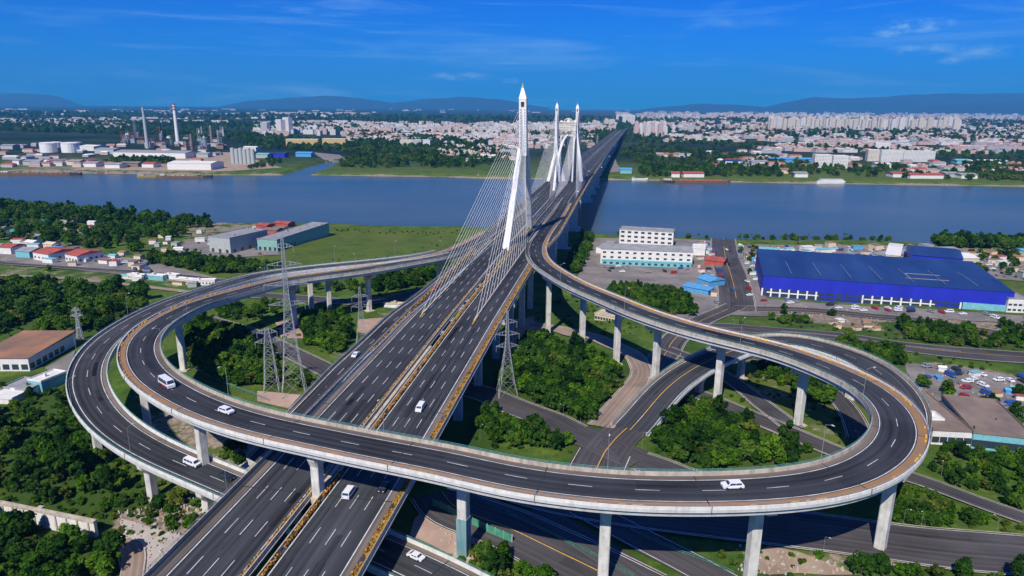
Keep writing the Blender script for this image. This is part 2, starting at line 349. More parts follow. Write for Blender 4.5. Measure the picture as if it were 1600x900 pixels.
def dashes(m, path, o, w, dz, on=6.0, gap=9.0, s0=0.0, s1=None, drape=None):
    s1 = path.L[-1] if s1 is None else s1; d = s0
    def P(d, o):
        x = np.interp(d, path.L, path.p[:, 0]); y = np.interp(d, path.L, path.p[:, 1]); z = np.interp(d, path.L, path.p[:, 2])
        nx = np.interp(d, path.L, path.n[:, 0]); ny = np.interp(d, path.L, path.n[:, 1])
        X, Y = x+nx*o, y+ny*o
        return (X, Y, z+dz if drape is None else G(X, Y)+drape)
    while d+on < s1:
        m.poly([P(d, o-w/2), P(d+on, o-w/2), P(d+on, o+w/2), P(d, o+w/2)][::-1]); d += on+gap

# ------------------------------------------------------------------ ground, water, hills
def inside(poly, X, Y):
    r = np.zeros(X.shape, bool); n = len(poly); j = n-1
    for i in range(n):
        xi, yi = poly[i]; xj, yj = poly[j]
        if yi != yj:
            r ^= ((yi > Y) != (yj > Y)) & (X < (xj-xi)*(Y-yi)/(yj-yi)+xi)
        j = i
    return r
def wpoly(px): return [tuple(T(x, y)[:2]) for x, y in px]
tcol = np.tan(np.linspace(-R(55), R(55), 420)); OY = -160.0
rows = []
def land_rows(x, n1, n2, n3):
    yn, yf = float(Yn(x)), float(Yf(x))
    a = np.concatenate([[-900, -400], np.linspace(-60, 130, 30, endpoint=False), np.linspace(130, yn-30, n1, endpoint=False), np.linspace(yn-30, yn+12, 14, endpoint=False),
                        np.linspace(yn+12, yf-20, 6, endpoint=False), np.linspace(yf-20, yf+30, 18, endpoint=False), np.geomspace(yf+30, 3200, n2, endpoint=False), np.geomspace(3200, 26000, n3)])
    return a
grid = []
for t in tcol:
    y = np.array([500.0]*1); x = 0
    a = land_rows(0, 230, 90, 30)
    # a few passes so that the rows follow the banks along this column
    x0 = (700-OY)*t; x1 = (1300-OY)*t
    for _ in range(6): x0 = (float(Yn(x0))-OY)*t; x1 = (float(Yf(x1))-OY)*t
    yn, yf = float(Yn(x0)), float(Yf(x1))
    a = np.concatenate([[-900, -400], np.linspace(-60, 130, 26, endpoint=False), np.linspace(130, yn-30, 230, endpoint=False), np.linspace(yn-30, yn+12, 14, endpoint=False),
                        np.linspace(yn+12, yf-20, 6, endpoint=False), np.linspace(yf-20, yf+30, 18, endpoint=False), np.geomspace(yf+30, max(3200, yf+900), 90, endpoint=False), np.geomspace(max(3200, yf+900), 26000, 30)])
    xs = np.where(a < -100, t*900, (a-OY)*t); grid.append(np.stack([xs, a], 1))
grid = np.array(grid); nc, nr = grid.shape[:2]
GX, GY = grid[..., 0], grid[..., 1]; GZ = ground(GX, GY)
roughn = 0.25*np.sin(GX*0.19+1.3*np.sin(GY*0.11))+0.25*np.sin(GY*0.23+1.7*np.sin(GX*0.07))
GZ = GZ+np.where((GZ > 2.5) & (GY < 2500), roughn*0.25, 0)
dirt = np.zeros(GX.shape); lush = np.zeros(GX.shape); olive = np.zeros(GX.shape)
bankd = np.minimum(np.abs(Yn(GX)-GY), np.abs(Yf(GX)-GY))
dirt = np.where((bankd < 9) & (GZ < 3.2), 0.75, dirt)
LAND = [('olive', .75, [(300, 400), (420, 392), (520, 352), (720, 358), (715, 395), (560, 412), (420, 425), (360, 430)]),
 ('dirt', .45, [(330, 385), (520, 352), (500, 370), (400, 405)]),
 ('dirt', .62, [(1200, 470), (1620, 500), (1620, 520), (1390, 520), (1200, 500)]),
 ('dirt', .62, [(1440, 560), (1640, 590), (1640, 690), (1470, 690), (1390, 600)]),
 ('dirt', .55, [(1160, 380), (1620, 388), (1620, 430), (1160, 410)]),
 ('dirt', .6, [(170, 800), (330, 770), (340, 820), (250, 900), (180, 900)]),
 ('dirt', .35, [(340, 740), (430, 700), (350, 800), (240, 790)]),
 ('dirt', .65, [(680, 795), (760, 830), (740, 880), (690, 850)]),
 ('dirt', .42, [(0, 370), (120, 372), (220, 420), (420, 440), (420, 455), (0, 440)]),
 ('dirt', .5, [(290, 345), (480, 352), (330, 400), (270, 395)]),
 ('dirt', .4, [(590, 470), (660, 470), (570, 560), (500, 560)]),
 ('dirt', .38, [(1360, 500), (1600, 530), (1600, 560), (1420, 540)]),
 ('dirt', .45, [(1100, 850), (1300, 850), (1450, 900), (1100, 900)]),
 ('dirt', .3, [(940, 430), (1090, 430), (1080, 450), (940, 450)]),
 ('lush', .8, [(0, 590), (105, 590), (150, 700), (340, 820), (160, 900), (0, 900)]),
 ('lush', .6, [(0, 430), (240, 450), (160, 530), (0, 530)]),
 ('lush', .6, [(0, 315), (340, 345), (200, 380), (0, 365)]),
 ('lush', .7, [(740, 500), (1000, 560), (930, 720), (740, 640)]),
 ('lush', .6, [(1010, 700), (1060, 620), (1290, 700), (1280, 740), (1010, 740)]),
 ('lush', .6, [(1380, 490), (1620, 490), (1620, 580), (1400, 540)]),
 ('dirt', .5, [(0, 240), (360, 225), (440, 262), (350, 270), (0, 268)]),
 ('dirt', .55, [(195, 585), (300, 635), (440, 690), (420, 715), (350, 742), (220, 680)]),
 ('dirt', .42, [(1100, 540), (1200, 545), (1330, 640), (1340, 700), (1200, 660)]),
 ('lush', .9, [(740, 620), (800, 760), (1100, 800), (1100, 850), (900, 800), (690, 740)]),
 ('olive', .6, [(530, 262), (740, 262), (750, 278), (520, 270)]),
 ('olive', .7, [(960, 255), (1600, 275), (1600, 290), (1000, 282)]),
 ('olive', .7, [(1000, 225), (1150, 232), (1150, 243), (1010, 240)])]
for cls, val, poly in LAND:
    ins = inside(wpoly(poly), GX, GY); arr = {'dirt': dirt, 'lush': lush, 'olive': olive}[cls]; arr[ins] = val
town = np.clip((GY-2200)/1500, 0, 1)*np.clip((GX+800)/1500, 0, 1)
def smooth(a):
    for _ in range(3):
        b = a.copy(); b[1:-1, 1:-1] = (a[1:-1, 1:-1]*2+a[:-2, 1:-1]+a[2:, 1:-1]+a[1:-1, :-2]+a[1:-1, 2:])/6; a = b
    return a
dirt, lush, olive = smooth(dirt), smooth(lush), smooth(olive)
me = bpy.data.meshes.new('ground'); V = np.stack([GX, GY, GZ], -1).reshape(-1, 3)
idx = np.arange(nc*nr).reshape(nc, nr); F = np.stack([idx[:-1, :-1], idx[1:, :-1], idx[1:, 1:], idx[:-1, 1:]], -1).reshape(-1, 4)
me.vertices.add(len(V)); me.vertices.foreach_set('co', V.ravel()); me.loops.add(F.size); me.loops.foreach_set('vertex_index', F.ravel())
me.polygons.add(len(F)); me.polygons.foreach_set('loop_start', np.arange(0, F.size, 4)); me.polygons.foreach_set('loop_total', np.full(len(F), 4)); me.update(calc_edges=True)
me.polygons.foreach_set('use_smooth', [True]*len(F))
at_ = me.color_attributes.new('land', 'FLOAT_COLOR', 'POINT'); at_.data.foreach_set('color', np.stack([dirt, lush, olive, town], -1).reshape(-1).astype('f'))
m = bpy.data.materials.new('grassland'); m.use_nodes = True; t = m.node_tree; b = t.nodes['Principled BSDF']; b.inputs['Roughness'].default_value = 0.95; b.inputs['Specular IOR Level'].default_value = 0.1
geo = N(t, 'ShaderNodeNewGeometry'); la = N(t, 'ShaderNodeAttribute', attribute_name='land'); sp = N(t, 'ShaderNodeSeparateColor'); t.links.new(la.outputs['Color'], sp.inputs[0])
def gn(sc, det=6, rough=0.6):
    n = N(t, 'ShaderNodeTexNoise'); n.inputs['Scale'].default_value = sc; n.inputs['Detail'].default_value = det; n.inputs['Roughness'].default_value = rough; t.links.new(geo.outputs['Position'], n.inputs['Vector']); return n.outputs[0]
def mr(v, a, b_, c=0.0, d=1.0):
    n = N(t, 'ShaderNodeMapRange', interpolation_type='SMOOTHSTEP'); n.inputs[1].default_value = a; n.inputs[2].default_value = b_; n.inputs[3].default_value = c; n.inputs[4].default_value = d; t.links.new(v, n.inputs[0]); return n.outputs[0]
def mixc(f, a, c):
    n = N(t, 'ShaderNodeMix', data_type='RGBA')
    for k, v in ((0, f), (6, a), (7, c)):
        if isinstance(v, tuple): n.inputs[k].default_value = (*v, 1)
        elif isinstance(v, float): n.inputs[k].default_value = v
        else: t.links.new(v, n.inputs[k])
    return n.outputs[2]
big = gn(0.012, 8); mid = gn(0.06, 8, 0.7); fine = gn(0.45, 6, 0.75); far = gn(0.0022, 10, 0.7)
grass = mixc(mr(mid, .36, .64), (0.042, 0.090, 0.014), (0.105, 0.165, 0.024)); grass = mixc(mr(fine, .4, .62, 0, .5), grass, (0.026, 0.055, 0.010))
grass = mixc(mr(big, .5, .68, 0, .55), grass, (0.14, 0.145, 0.034))
grass = mixc(mth('MULTIPLY', sp.outputs[2], mr(mid, .3, .6, .35, 1), t), grass, (0.088, 0.118, 0.022))
grass = mixc(mth('MULTIPLY', sp.outputs[1], mr(mid, .3, .6, .6, 1), t), grass, (0.030, 0.066, 0.011))
dirtc = mixc(mr(fine, .35, .65), (0.15, 0.115, 0.08), (0.33, 0.27, 0.21)); dirtc = mixc(mr(mid, .55, .75, 0, .6), dirtc, (0.09, 0.08, 0.075))
dsel = mr(mth('ADD', mth('ADD', sp.outputs[0], mth('MULTIPLY', mth('SUBTRACT', mid, .5, t), 1.1, t), t), mth('MULTIPLY', mth('SUBTRACT', fine, .5, t), .5, t), t), .42, .56)
near_c = mixc(dsel, grass, dirtc)
px_ = N(t, 'ShaderNodeSeparateXYZ'); t.links.new(geo.outputs['Position'], px_.inputs[0])
farf = mr(px_.outputs[1], 1300, 1900)
farc = mixc(mr(far, .42, .60), (0.007, 0.018, 0.010), (0.026, 0.044, 0.016)); farc = mixc(mr(gn(0.008, 8, .7), .6, .72, 0, .5), farc, (0.09, 0.085, 0.06))
cadd = mth('MULTIPLY', la.outputs['Alpha'], mr(gn(0.006, 8, .75), .46, .6), t)
farc = mixc(mth('MULTIPLY', cadd, .5, t), farc, (0.16, 0.14, 0.125))
t.links.new(mixc(farf, near_c, farc), b.inputs['Base Color'])
bp = N(t, 'ShaderNodeBump'); bp.inputs['Strength'].default_value = 0.9; bp.inputs['Distance'].default_value = 0.5; t.links.new(fine, bp.inputs['Height']); t.links.new(bp.outputs[0], b.inputs['Normal'])
me.materials.append(m); tag(link('ground', me), kind='structure')

# river
m = bpy.data.materials.new('river_water'); m.use_nodes = True; t = m.node_tree; b = t.nodes['Principled BSDF']
b.inputs['Roughness'].default_value = 0.24; b.inputs['IOR'].default_value = 1.33; b.inputs['Specular IOR Level'].default_value = 0.5
geo = N(t, 'ShaderNodeNewGeometry')
def wn(sx, sy, sc, det):
    mp = N(t, 'ShaderNodeMapping'); mp.inputs['Scale'].default_value = (sx, sy, 1); mp.inputs['Rotation'].default_value = (0, 0, R(6)); t.links.new(geo.outputs['Position'], mp.inputs[0])
    n = N(t, 'ShaderNodeTexNoise'); n.inputs['Scale'].default_value = sc; n.inputs['Detail'].default_value = det; t.links.new(mp.outputs[0], n.inputs['Vector']); return n.outputs[0]
w1 = wn(0.4, 1, 0.006, 6); w2 = wn(1, 1, 0.5, 6); w3 = wn(0.25, 1, 0.05, 5)
rp = N(t, 'ShaderNodeValToRGB'); rp.color_ramp.elements[0].position = .3; rp.color_ramp.elements[1].position = .7
rp.color_ramp.elements[0].color = (0.036, 0.070, 0.066, 1); rp.color_ramp.elements[1].color = (0.080, 0.095, 0.078, 1); t.links.new(w1, rp.inputs[0]); t.links.new(rp.outputs[0], b.inputs['Base Color'])
bp = N(t, 'ShaderNodeBump'); bp.inputs['Strength'].default_value = 0.35; bp.inputs['Distance'].default_value = 0.6
t.links.new(mth('ADD', mth('MULTIPLY', w2, .55, t), w3, t), bp.inputs['Height']); t.links.new(bp.outputs[0], b.inputs['Normal'])
q = MB(); xs = np.linspace(-2600, 2600, 27)
for a, c in zip(xs, xs[1:]): q.poly([(a, float(Yn(a))-60, 0), (c, float(Yn(c))-60, 0), (c, 1750, 0), (a, 1750, 0)])
tag(q.build('river_water', m), kind='structure')

# distant hills
HM = mat('hill_forest', (0.006, 0.016, 0.018), 0.95, var=0.5, scale=0.002)
def hills(D, pts, depth=3500, seed=1):
    rr = np.random.default_rng(seed); xs = np.arange(pts[0][0], pts[-1][0]+1, 6.0); ys = np.interp(xs, [p[0] for p in pts], [p[1] for p in pts])
    nz = sum(a*np.sin(xs*f+ph) for a, f, ph in ((1.2, .03, rr.random()*6), (.7, .09, rr.random()*6), (.35, .21, rr.random()*6)))
    q = MB(); prev = None
    for x, y, k in zip(xs, ys, nz):
        d = ray(x, y+k*0.6); s = D/d[1]; X = d[0]*s; Z = max(CAM_Z+d[2]*s, 3)
        col = [(X*(1-depth/D), D-depth, -2), (X*(1-.55*depth/D), D-depth*.55, Z*(.34+.05*math.sin(x*.15))), (X*(1-.25*depth/D), D-depth*.25, Z*(.72+.06*math.sin(x*.11+2))), (X, D, Z), (X*1.1, D+depth*.6, -2)]
        if prev:
            for k2 in range(4): q.poly([prev[k2], col[k2], col[k2+1], prev[k2+1]])
        prev = col
    return q.build('hills', HM, smooth=True)
tag(hills(24500, [(-200, 150), (30, 146), (90, 150), (130, 165)], seed=1), kind='structure')
tag(hills(25000, [(330, 168), (400, 156), (500, 150), (560, 153), (610, 160), (660, 155), (720, 152), (780, 155), (860, 168)], seed=2), kind='structure')
tag(hills(24000, [(990, 174), (1040, 166), (1100, 161), (1160, 165), (1220, 169)], seed=3), kind='structure')
tag(hills(23500, [(1180, 172), (1230, 160), (1270, 152), (1340, 153), (1420, 149), (1480, 146), (1700, 145)], seed=4), kind='structure')
tag(hills(19500, [(1400, 175), (1470, 166), (1520, 160), (1560, 160), (1620, 157), (1720, 156)], depth=2200, seed=5), kind='structure')

# ------------------------------------------------------------------ draped sheets (yards, plots) and ground roads
def clip_cell(poly, x0, x1, y0, y1):
    for ax, lim, sg in ((0, x0, 1), (0, x1, -1), (1, y0, 1), (1, y1, -1)):
        out = []
        for i in range(len(poly)):
            p, q = poly[i-1], poly[i]; a, c = (p[ax]-lim)*sg, (q[ax]-lim)*sg
            if a >= 0: 
                if c < 0: out.append((p[0]+(q[0]-p[0])*a/(a-c), p[1]+(q[1]-p[1])*a/(a-c)))
                else: out.append(q)
                continue
            if c >= 0: out.append((p[0]+(q[0]-p[0])*a/(a-c), p[1]+(q[1]-p[1])*a/(a-c))); out.append(q)
        poly = out
        if len(poly) < 3: return []
    return poly
LIFT = [0.30]
def sheet(name, px, mt, cell=7.0, world_pts=None, wob=1.0):
    P = world_pts if world_pts is not None else wpoly(px)
    # uneven outline
    Q = []
    for i in range(len(P)):
        a, c = np.array(P[i-1]), np.array(P[i]); L = np.linalg.norm(c-a); n = max(1, int(L/6))
        for k in range(n): Q.append(tuple(a+(c-a)*k/n+(rng.normal(0, .5*wob, 2) if k else 0)))
    xs = [p[0] for p in Q]; ys = [p[1] for p in Q]; LIFT[0] += 0.006; pieces = []
    x = min(xs)
    while x < max(xs):
        y = min(ys)
        while y < max(ys):
            c = clip_cell(Q, x, x+cell, y, y+cell)
            if len(c) >= 3: pieces.append(c)
            y += cell
        x += cell
    allp = np.array([p for c in pieces for p in c]); Z = ground(allp[:, 0], allp[:, 1])+LIFT[0]; q = MB(); k = 0
    for c in pieces:
        n = len(c); q.poly([(c[i][0], c[i][1], Z[k+i]) for i in range(n)], [(c[i][0], c[i][1]) for i in range(n)]); k += n
    o = q.build(name, mt); return tag(o, kind='structure')
ROADS = []   # (path, half width) kept clear of trees
class RoadZ: n = 0
def road(px, width, mt=None, lanes=2, yellow=False, solid=True, kerb=True, name='road', dash=True, smooth=2):
    P = Path([(*T(x, y)[:2], 0) for x, y in px], 3.0, smooth); RoadZ.n += 1; dz = 0.42+0.012*RoadZ.n; h = width/2
    Z = ground(P.p[:, 0], P.p[:, 1]); P.p[:, 2] = Z
    m = MB(); strip(m, P, -h, h, 0, drape=dz)
    if solid:
        for o in (-h+.6, h-.6): strip(m, P, o-.11, o+.11, 0, mi=1, drape=dz+.05)
    lw = (width-1.2)/lanes
    if dash:
        for k in range(1, lanes):
            if yellow and k == lanes//2: strip(m, P, -.15, .15, 0, mi=2, drape=dz+.05)
            else: dashes(m, P, -h+.6+k*lw, .18, 0, 4, 6, drape=dz+.05)
    if kerb:
        for o in (-h-.3, h): strip(m, P, o, o+.3, 0, mi=3, drape=dz+.12)
    tag(m.build(name, [mt or ASPG, LINE, YEL, TANC]), kind='structure'); ROADS.append((P, h)); return P
sheet('yard', [(920, 372), (1140, 378), (1100, 500), (1060, 520), (900, 440)], LOT)
sheet('yard', [(1160, 384), (1560, 392), (1600, 440), (1190, 410)], LOT)
sheet('yard', [(1060, 375), (1190, 385), (1200, 495), (1110, 490)], LOT)
sheet('yard', [(1185, 466), (1600, 494), (1600, 506), (1185, 486)], LOT)
sheet('yard', [(1410, 568), (1500, 572), (1640, 600), (1640, 700), (1455, 690), (1440, 640)], LOT)
sheet('yard', [(1398, 592), (1420, 592), (1452, 620), (1418, 615)], LOTL)
sheet('yard', [(265, 392), (330, 366), (402, 372), (420, 388), (440, 398), (330, 405)], LOT)
sheet('yard', [(0, 388), (60, 396), (160, 398), (240, 408), (340, 436), (300, 446), (180, 428), (0, 408)], LOT)
sheet('yard', [(70, 576), (118, 548), (112, 580), (95, 590)], LOT)
sheet('yard', [(190, 812), (300, 842), (250, 900), (190, 900), (185, 850)], LOTL)
sheet('yard', [(345, 742), (430, 702), (420, 720), (310, 800)], LOTL, wob=.5)
sheet('dirt_patch', [(672, 788), (700, 800), (762, 828), (752, 880), (700, 866), (640, 838), (648, 812)], DIRTP, wob=.5)
sheet('dirt_patch', [(402, 612), (470, 618), (452, 640), (402, 628)], DIRTP, wob=.5)
sheet('dirt_patch', [(560, 500), (605, 497), (625, 480), (640, 488), (600, 530), (560, 520)], DIRTP, wob=.5)
sheet('dirt_patch', [(1340, 858), (1372, 848), (1404, 868), (1412, 890), (1350, 884)], DIRTP, wob=.5)
sheet('dirt_patch', [(430, 505), (500, 495), (545, 520), (520, 530), (440, 530)], DIRTP, wob=.5)
sheet('dirt_patch', [(1200, 855), (1290, 880), (1340, 900), (1200, 900), (1160, 880)], DIRT, wob=1)
sheet('dirt_patch', [(240, 240), (360, 238), (440, 262), (350, 268), (110, 267)], DIRT, wob=2, cell=20)
sheet('yard', [(488, 238), (530, 242), (545, 252), (510, 254)], LOT, wob=1, cell=20)
sheet('yard', [(960, 245), (965, 258), (975, 268), (950, 270), (955, 255)], LOT, wob=.5, cell=20)
sheet('dirt_patch', [(800, 500), (835, 495), (840, 520), (805, 520)], DIRTP, wob=.5)

road([(1128, 372), (1133, 400), (1142, 430), (1150, 465), (1150, 485)], 24, lanes=4, yellow=True)
road([(1150, 478), (1118, 492), (1080, 512), (1052, 532), (1036, 560), (1015, 580)], 14, lanes=4, yellow=True)
road([(1150, 483), (1210, 484), (1300, 488), (1400, 498), (1500, 512), (1620, 530)], 13, lanes=4, yellow=True)
road([(1060, 527), (1130, 512), (1220, 519), (1310, 526), (1400, 541), (1500, 552), (1640, 562)], 20, lanes=4, yellow=True)
road([(722, 608), (760, 618), (800, 635), (860, 658), (893, 675)], 14, lanes=4)
road([(1000, 722), (1030, 732), (1062, 745), (1120, 765)], 13, lanes=4)
road([(893, 675), (960, 704), (1000, 722)], 14, solid=False, kerb=False, dash=False)
road([(990, 662), (965, 684), (945, 708)], 15, lanes=4, yellow=True, solid=False, kerb=False)
road([(945, 708), (932, 735), (925, 760), (920, 790)], 18, lanes=4, yellow=True, kerb=False)
road([(938, 668), (965, 636), (990, 606), (1004, 584), (988, 554), (950, 537), (890, 518), (830, 508)], 9.5, ASPB, dash=True)
road([(1040, 585), (1075, 613), (1130, 632), (1200, 664), (1300, 706), (1370, 732), (1450, 755), (1512, 782), (1600, 812)], 9)
road([(1040, 545), (1080, 560), (1137, 592), (1170, 616), (1205, 645), (1240, 672)], 8, dash=False)
road([(1180, 560), (1240, 575), (1290, 605), (1330, 650), (1345, 690)], 9)
road([(690, 770), (715, 797), (795, 828), (862, 860), (930, 893), (1010, 935)], 19, lanes=4, yellow=True, kerb=True)
road([(830, 800), (885, 830), (960, 876), (1030, 925)], 9, lanes=2, solid=False, kerb=False)
road([(905, 794), (955, 820), (1012, 850), (1080, 885), (1160, 930)], 10, lanes=3, kerb=False)
road([(740, 735), (800, 762), (900, 785), (1000, 800), (1100, 812), (1200, 822), (1300, 836), (1400, 850), (1500, 862), (1640, 872)], 18, lanes=4)
road([(320, 500), (360, 512), (400, 525), (450, 550), (515, 583), (545, 598)], 11)
road([(0, 412), (60, 416), (200, 425), (350, 440), (420, 446)], 8)
road([(0, 458-27), (100, 436), (180, 444), (300, 458), (340, 462)], 4.5, ASPB, dash=False, solid=False)
road([(395, 462), (480, 468), (560, 474), (640, 462), (690, 448)], 13, lanes=3)
road([(175, 860), (198, 850), (210, 870), (205, 910)], 5, ASPB, dash=False, solid=False)
road([(800, 570), (810, 530), (850, 512), (905, 528)], 4, ASPB, dash=False, solid=False)

# ------------------------------------------------------------------ main bridge
def cxm(Y): return -27.3+.168*(Y-295) if Y < 900 else 74.3+.178*(Y-900)
def zmain(Y): return float(np.interp(Y, [-40, 100, 160, 300, 450, 900, 1500, 4300], [34, 35.5, 36.6, 41, 43.5, 44, 40, 12]))
MP = Path([(cxm(y), y, zmain(y)) for y in list(range(20, 1000, 40))+list(range(1000, 4400, 120))], 5.0)
def imain(Y): return int(np.abs(MP.p[:, 1]-Y).argmin())
WID = lambda i: float(np.interp(MP.p[i, 1], [0, 425, 500, 1150, 1300, 5000], [22.7, 22.7, 28.0, 28.0, 25, 25]))
bridge = empty('cable_stayed_bridge', (cxm(150), 150, 0), 0, 'white towered cable stayed bridge carrying a wide twin highway over the river', 'bridge')
bridge.location = (0, 0, 0)
for s in (-1, 1):
    q = MB(); o0 = (lambda i, s=s: s*1.3); o1 = (lambda i, s=s: s*WID(i))
    if s < 0: strip(q, MP, o1, o0, 0)
    else: strip(q, MP, o0, o1, 0)
    q.build('carriageway', ASP, bridge)
q = MB()
for i in range(0, len(MP.p)-1):
    for s in (-1, 1):
        def ring(i, s=s):
            w = WID(i); P = [(1.0, -.16), (w+.35, -.16), (w+.35, -.55), (w-3.5, -.9), (w-6, -2.6), (5, -2.6), (3, -.9), (1.0, -.55)]
            return [MP.off(i, s*o, z) for o, z in P]
        A, B = ring(i), ring(i+1)
        for k in range(8):
            k2 = (k+1) % 8; f = [A[k], B[k], B[k2], A[k2]]; q.poly(f if s > 0 else f[::-1])
q.build('deck', GIR, bridge)
# parapets, planters, rails
def wallstrip(path, o, w, z0, z1, name, mt, parent, i0=0, i1=None):
    q = MB(); f = o if callable(o) else (lambda i: o); i1 = len(path.p)-1 if i1 is None else i1; last = None
    for i in range(i0, i1+1):
        r_ = [path.off(i, f(i)-w/2, z0), path.off(i, f(i)+w/2, z0), path.off(i, f(i)+w/2*.7, z1), path.off(i, f(i)-w/2*.7, z1)]
        if last:
            for k in range(4): k2 = (k+1) % 4; q.poly([last[k], r_[k], r_[k2], last[k2]])
        else: q.poly(r_)
        last = r_
    q.poly(last[::-1]); return q.build(name, mt, parent)
iE = imain(1150)
for o, nm in ((lambda i: -WID(i)+.1, 'parapet'), (lambda i: -1.5, 'parapet'), (lambda i: 1.5, 'parapet'), (lambda i: WID(i)-.1, 'parapet')): wallstrip(MP, o, .4, 0, 1.0, nm, TANC, bridge)
wallstrip(MP, 0, 1.5, -.6, .75, 'median_slab', TANC, bridge, imain(160), imain(262))
def planter(path, o, w, z, name, parent, i0, i1, dens=5.0, size=.38, mts=(FLOW, FLOWG), green=.35, h=.7):
    q = MB(); f = o if callable(o) else (lambda i: o); L0, L1 = path.L[i0], path.L[i1]; n = int((L1-L0)*dens)
    for _ in range(n):
        d = L0+(L1-L0)*rng.random(); i = path.idx(d); p = path.off(i, f(i)+rng.uniform(-w/2, w/2), z+rng.random()**1.5*h); dd = d-path.L[i]
        p = np.array(p)+np.array([path.t[i, 0]*dd, path.t[i, 1]*dd, 0]); s = size*rng.uniform(.6, 1.3); a = rng.normal(size=3); a /= np.linalg.norm(a); b = np.cross(a, rng.normal(size=3)); b /= np.linalg.norm(b)
        if math.sin(d*.35+path.L[i]*.01)+math.sin(d*.9) < -1.25: continue
        q.poly([p-a*s-b*s, p+a*s-b*s*.8, p+a*s*.9+b*s, p-a*s+b*s*.9], None, 1 if rng.random() < green else 0)
    return q.build(name, list(mts), parent)
planter(MP, lambda i: WID(i)-.8, .9, .25, 'flower_planter', bridge, imain(60), imain(470), 26, .24, green=.3, h=.6)
planter(MP, lambda i: WID(i)-1.9, .3, .05, 'flower_planter', bridge, imain(60), imain(430), 9, .2, h=.3, green=.5)
planter(MP, 2.15, .6, .2, 'flower_planter', bridge, imain(60), imain(560), 24, .23, green=.3)
planter(MP, -2.15, .6, .2, 'flower_planter', bridge, imain(60), imain(360), 22, .22, green=.45)
planter(MP, lambda i: -WID(i)+1.0, .6, .2, 'flower_planter', bridge, imain(250), imain(450), 6, green=.45)
planter(MP, lambda i: WID(i)-.8, .7, .3, 'flower_planter', bridge, imain(470), imain(1150), 2.0, .5, green=.4)
def railing(path, o, z0, z1, name, mt, parent, i0=0, i1=None, post=2.5, r=.05):
    q = MB(); i1 = len(path.p)-1 if i1 is None else i1; f = o if callable(o) else (lambda i: o)
    for i in range(i0, i1):
        for z in (z1, (z0+z1)/2): q.bar(path.off(i, f(i), z), path.off(i+1, f(i+1), z), r)
    for i in range(i0, i1): q.bar(path.off(i, f(i), z0), path.off(i, f(i), z1), r*1.1)
    return q.build(name, mt, parent)
railing(MP, lambda i: -WID(i)+.1, 1.0, 1.9, 'railing', GREYR, bridge, 0, imain(420))
railing(MP, lambda i: WID(i)-.1, 1.0, 1.5, 'railing', YEL, bridge, imain(60), imain(420), r=.04)
q = MB()
for s in (-1, 1):
    for o in (3.0, 18.5): strip(q, MP, s*o-.15, s*o+.15, .012)
    for k in (1, 2, 3): dashes(q, MP, s*(3+15.5*k/4), .19, .012, 6, 8.5, 5, 4000)
    strip(q, MP, (lambda i, s=s: s*(WID(i)-1.6)-.12), (lambda i, s=s: s*(WID(i)-1.6)+.12), .012, i0=imain(480), i1=imain(1150))
pq = MB()
for _ in range(46):
    d = rng.uniform(60, 420); o = rng.choice([-1, 1])*(3+15.5*(rng.integers(4)+.5)/4); i = MP.idx(d); j = MP.idx(d+rng.uniform(8, 34)); wv = rng.choice([.35, .5, 1.7])
    for sgn in ((-.85, .85) if wv < 1 else (0,)): strip(pq, MP, o+sgn-wv/2, o+sgn+wv/2, .008, i0=i, i1=max(j, i+1))
pq.build('resurfaced_patch', asphalt('asphalt_patch', (0.021, 0.022, 0.026), .6, .5), bridge)
# worn arrows painted on the lanes
def arrow(q, path, d, o, sg=1):
    def P(a, b): i = path.idx(d+a); return path.off(i, o+b, .016)
    def W(a, b):
        x = np.interp(d+a, path.L, path.p[:, 0]); y = np.interp(d+a, path.L, path.p[:, 1]); z = np.interp(d+a, path.L, path.p[:, 2]); i = path.idx(d+a)
        return (x+path.n[i, 0]*b, y+path.n[i, 1]*b, z+.016)
    q.poly([W(-2.5*sg, -.15*sg), W(-2.5*sg, .15*sg), W(1*sg, .15*sg), W(1*sg, -.15*sg)]); q.poly([W(1*sg, -.6*sg), W(1*sg, .6*sg), W(3*sg, 0)])
for d, o in ((295, 13), (300, 16.3), (262, 8.9), (330, 13), (360, 16.3)): arrow(q, MP, d, o)
for d, o in ((280, -5), (310, -9), (340, -16.5)): arrow(q, MP, d, o, -1)
q.build('lane_marking', LINE, bridge)
q = MB(); strip(q, MP, lambda i: WID(i)-4.0, lambda i: WID(i)-2.2, .006, i0=imain(40), i1=imain(440)); q.build('shoulder', SHO, bridge); q = MB(); strip(q, MP, lambda i: -WID(i)+2.0, lambda i: -WID(i)+3.6, .006, i0=imain(40), i1=imain(440)); q.build('shoulder', SHO, bridge)
q = MB()
for Y in (118, 158, 206, 254, 302, 350, 398, 470, 560, 700):
    i = imain(Y)
    for s in (-1, 1):
        a, b = MP.off(i, s*3, .02), MP.off(i, s*(WID(i)-1), .02); t_ = np.array([MP.t[i, 0]*.18, MP.t[i, 1]*.18, 0]); q.poly([np.array(a)-t_, np.array(b)-t_, np.array(b)+t_, np.array(a)+t_])
q.build('expansion_joint', BLACK, bridge)
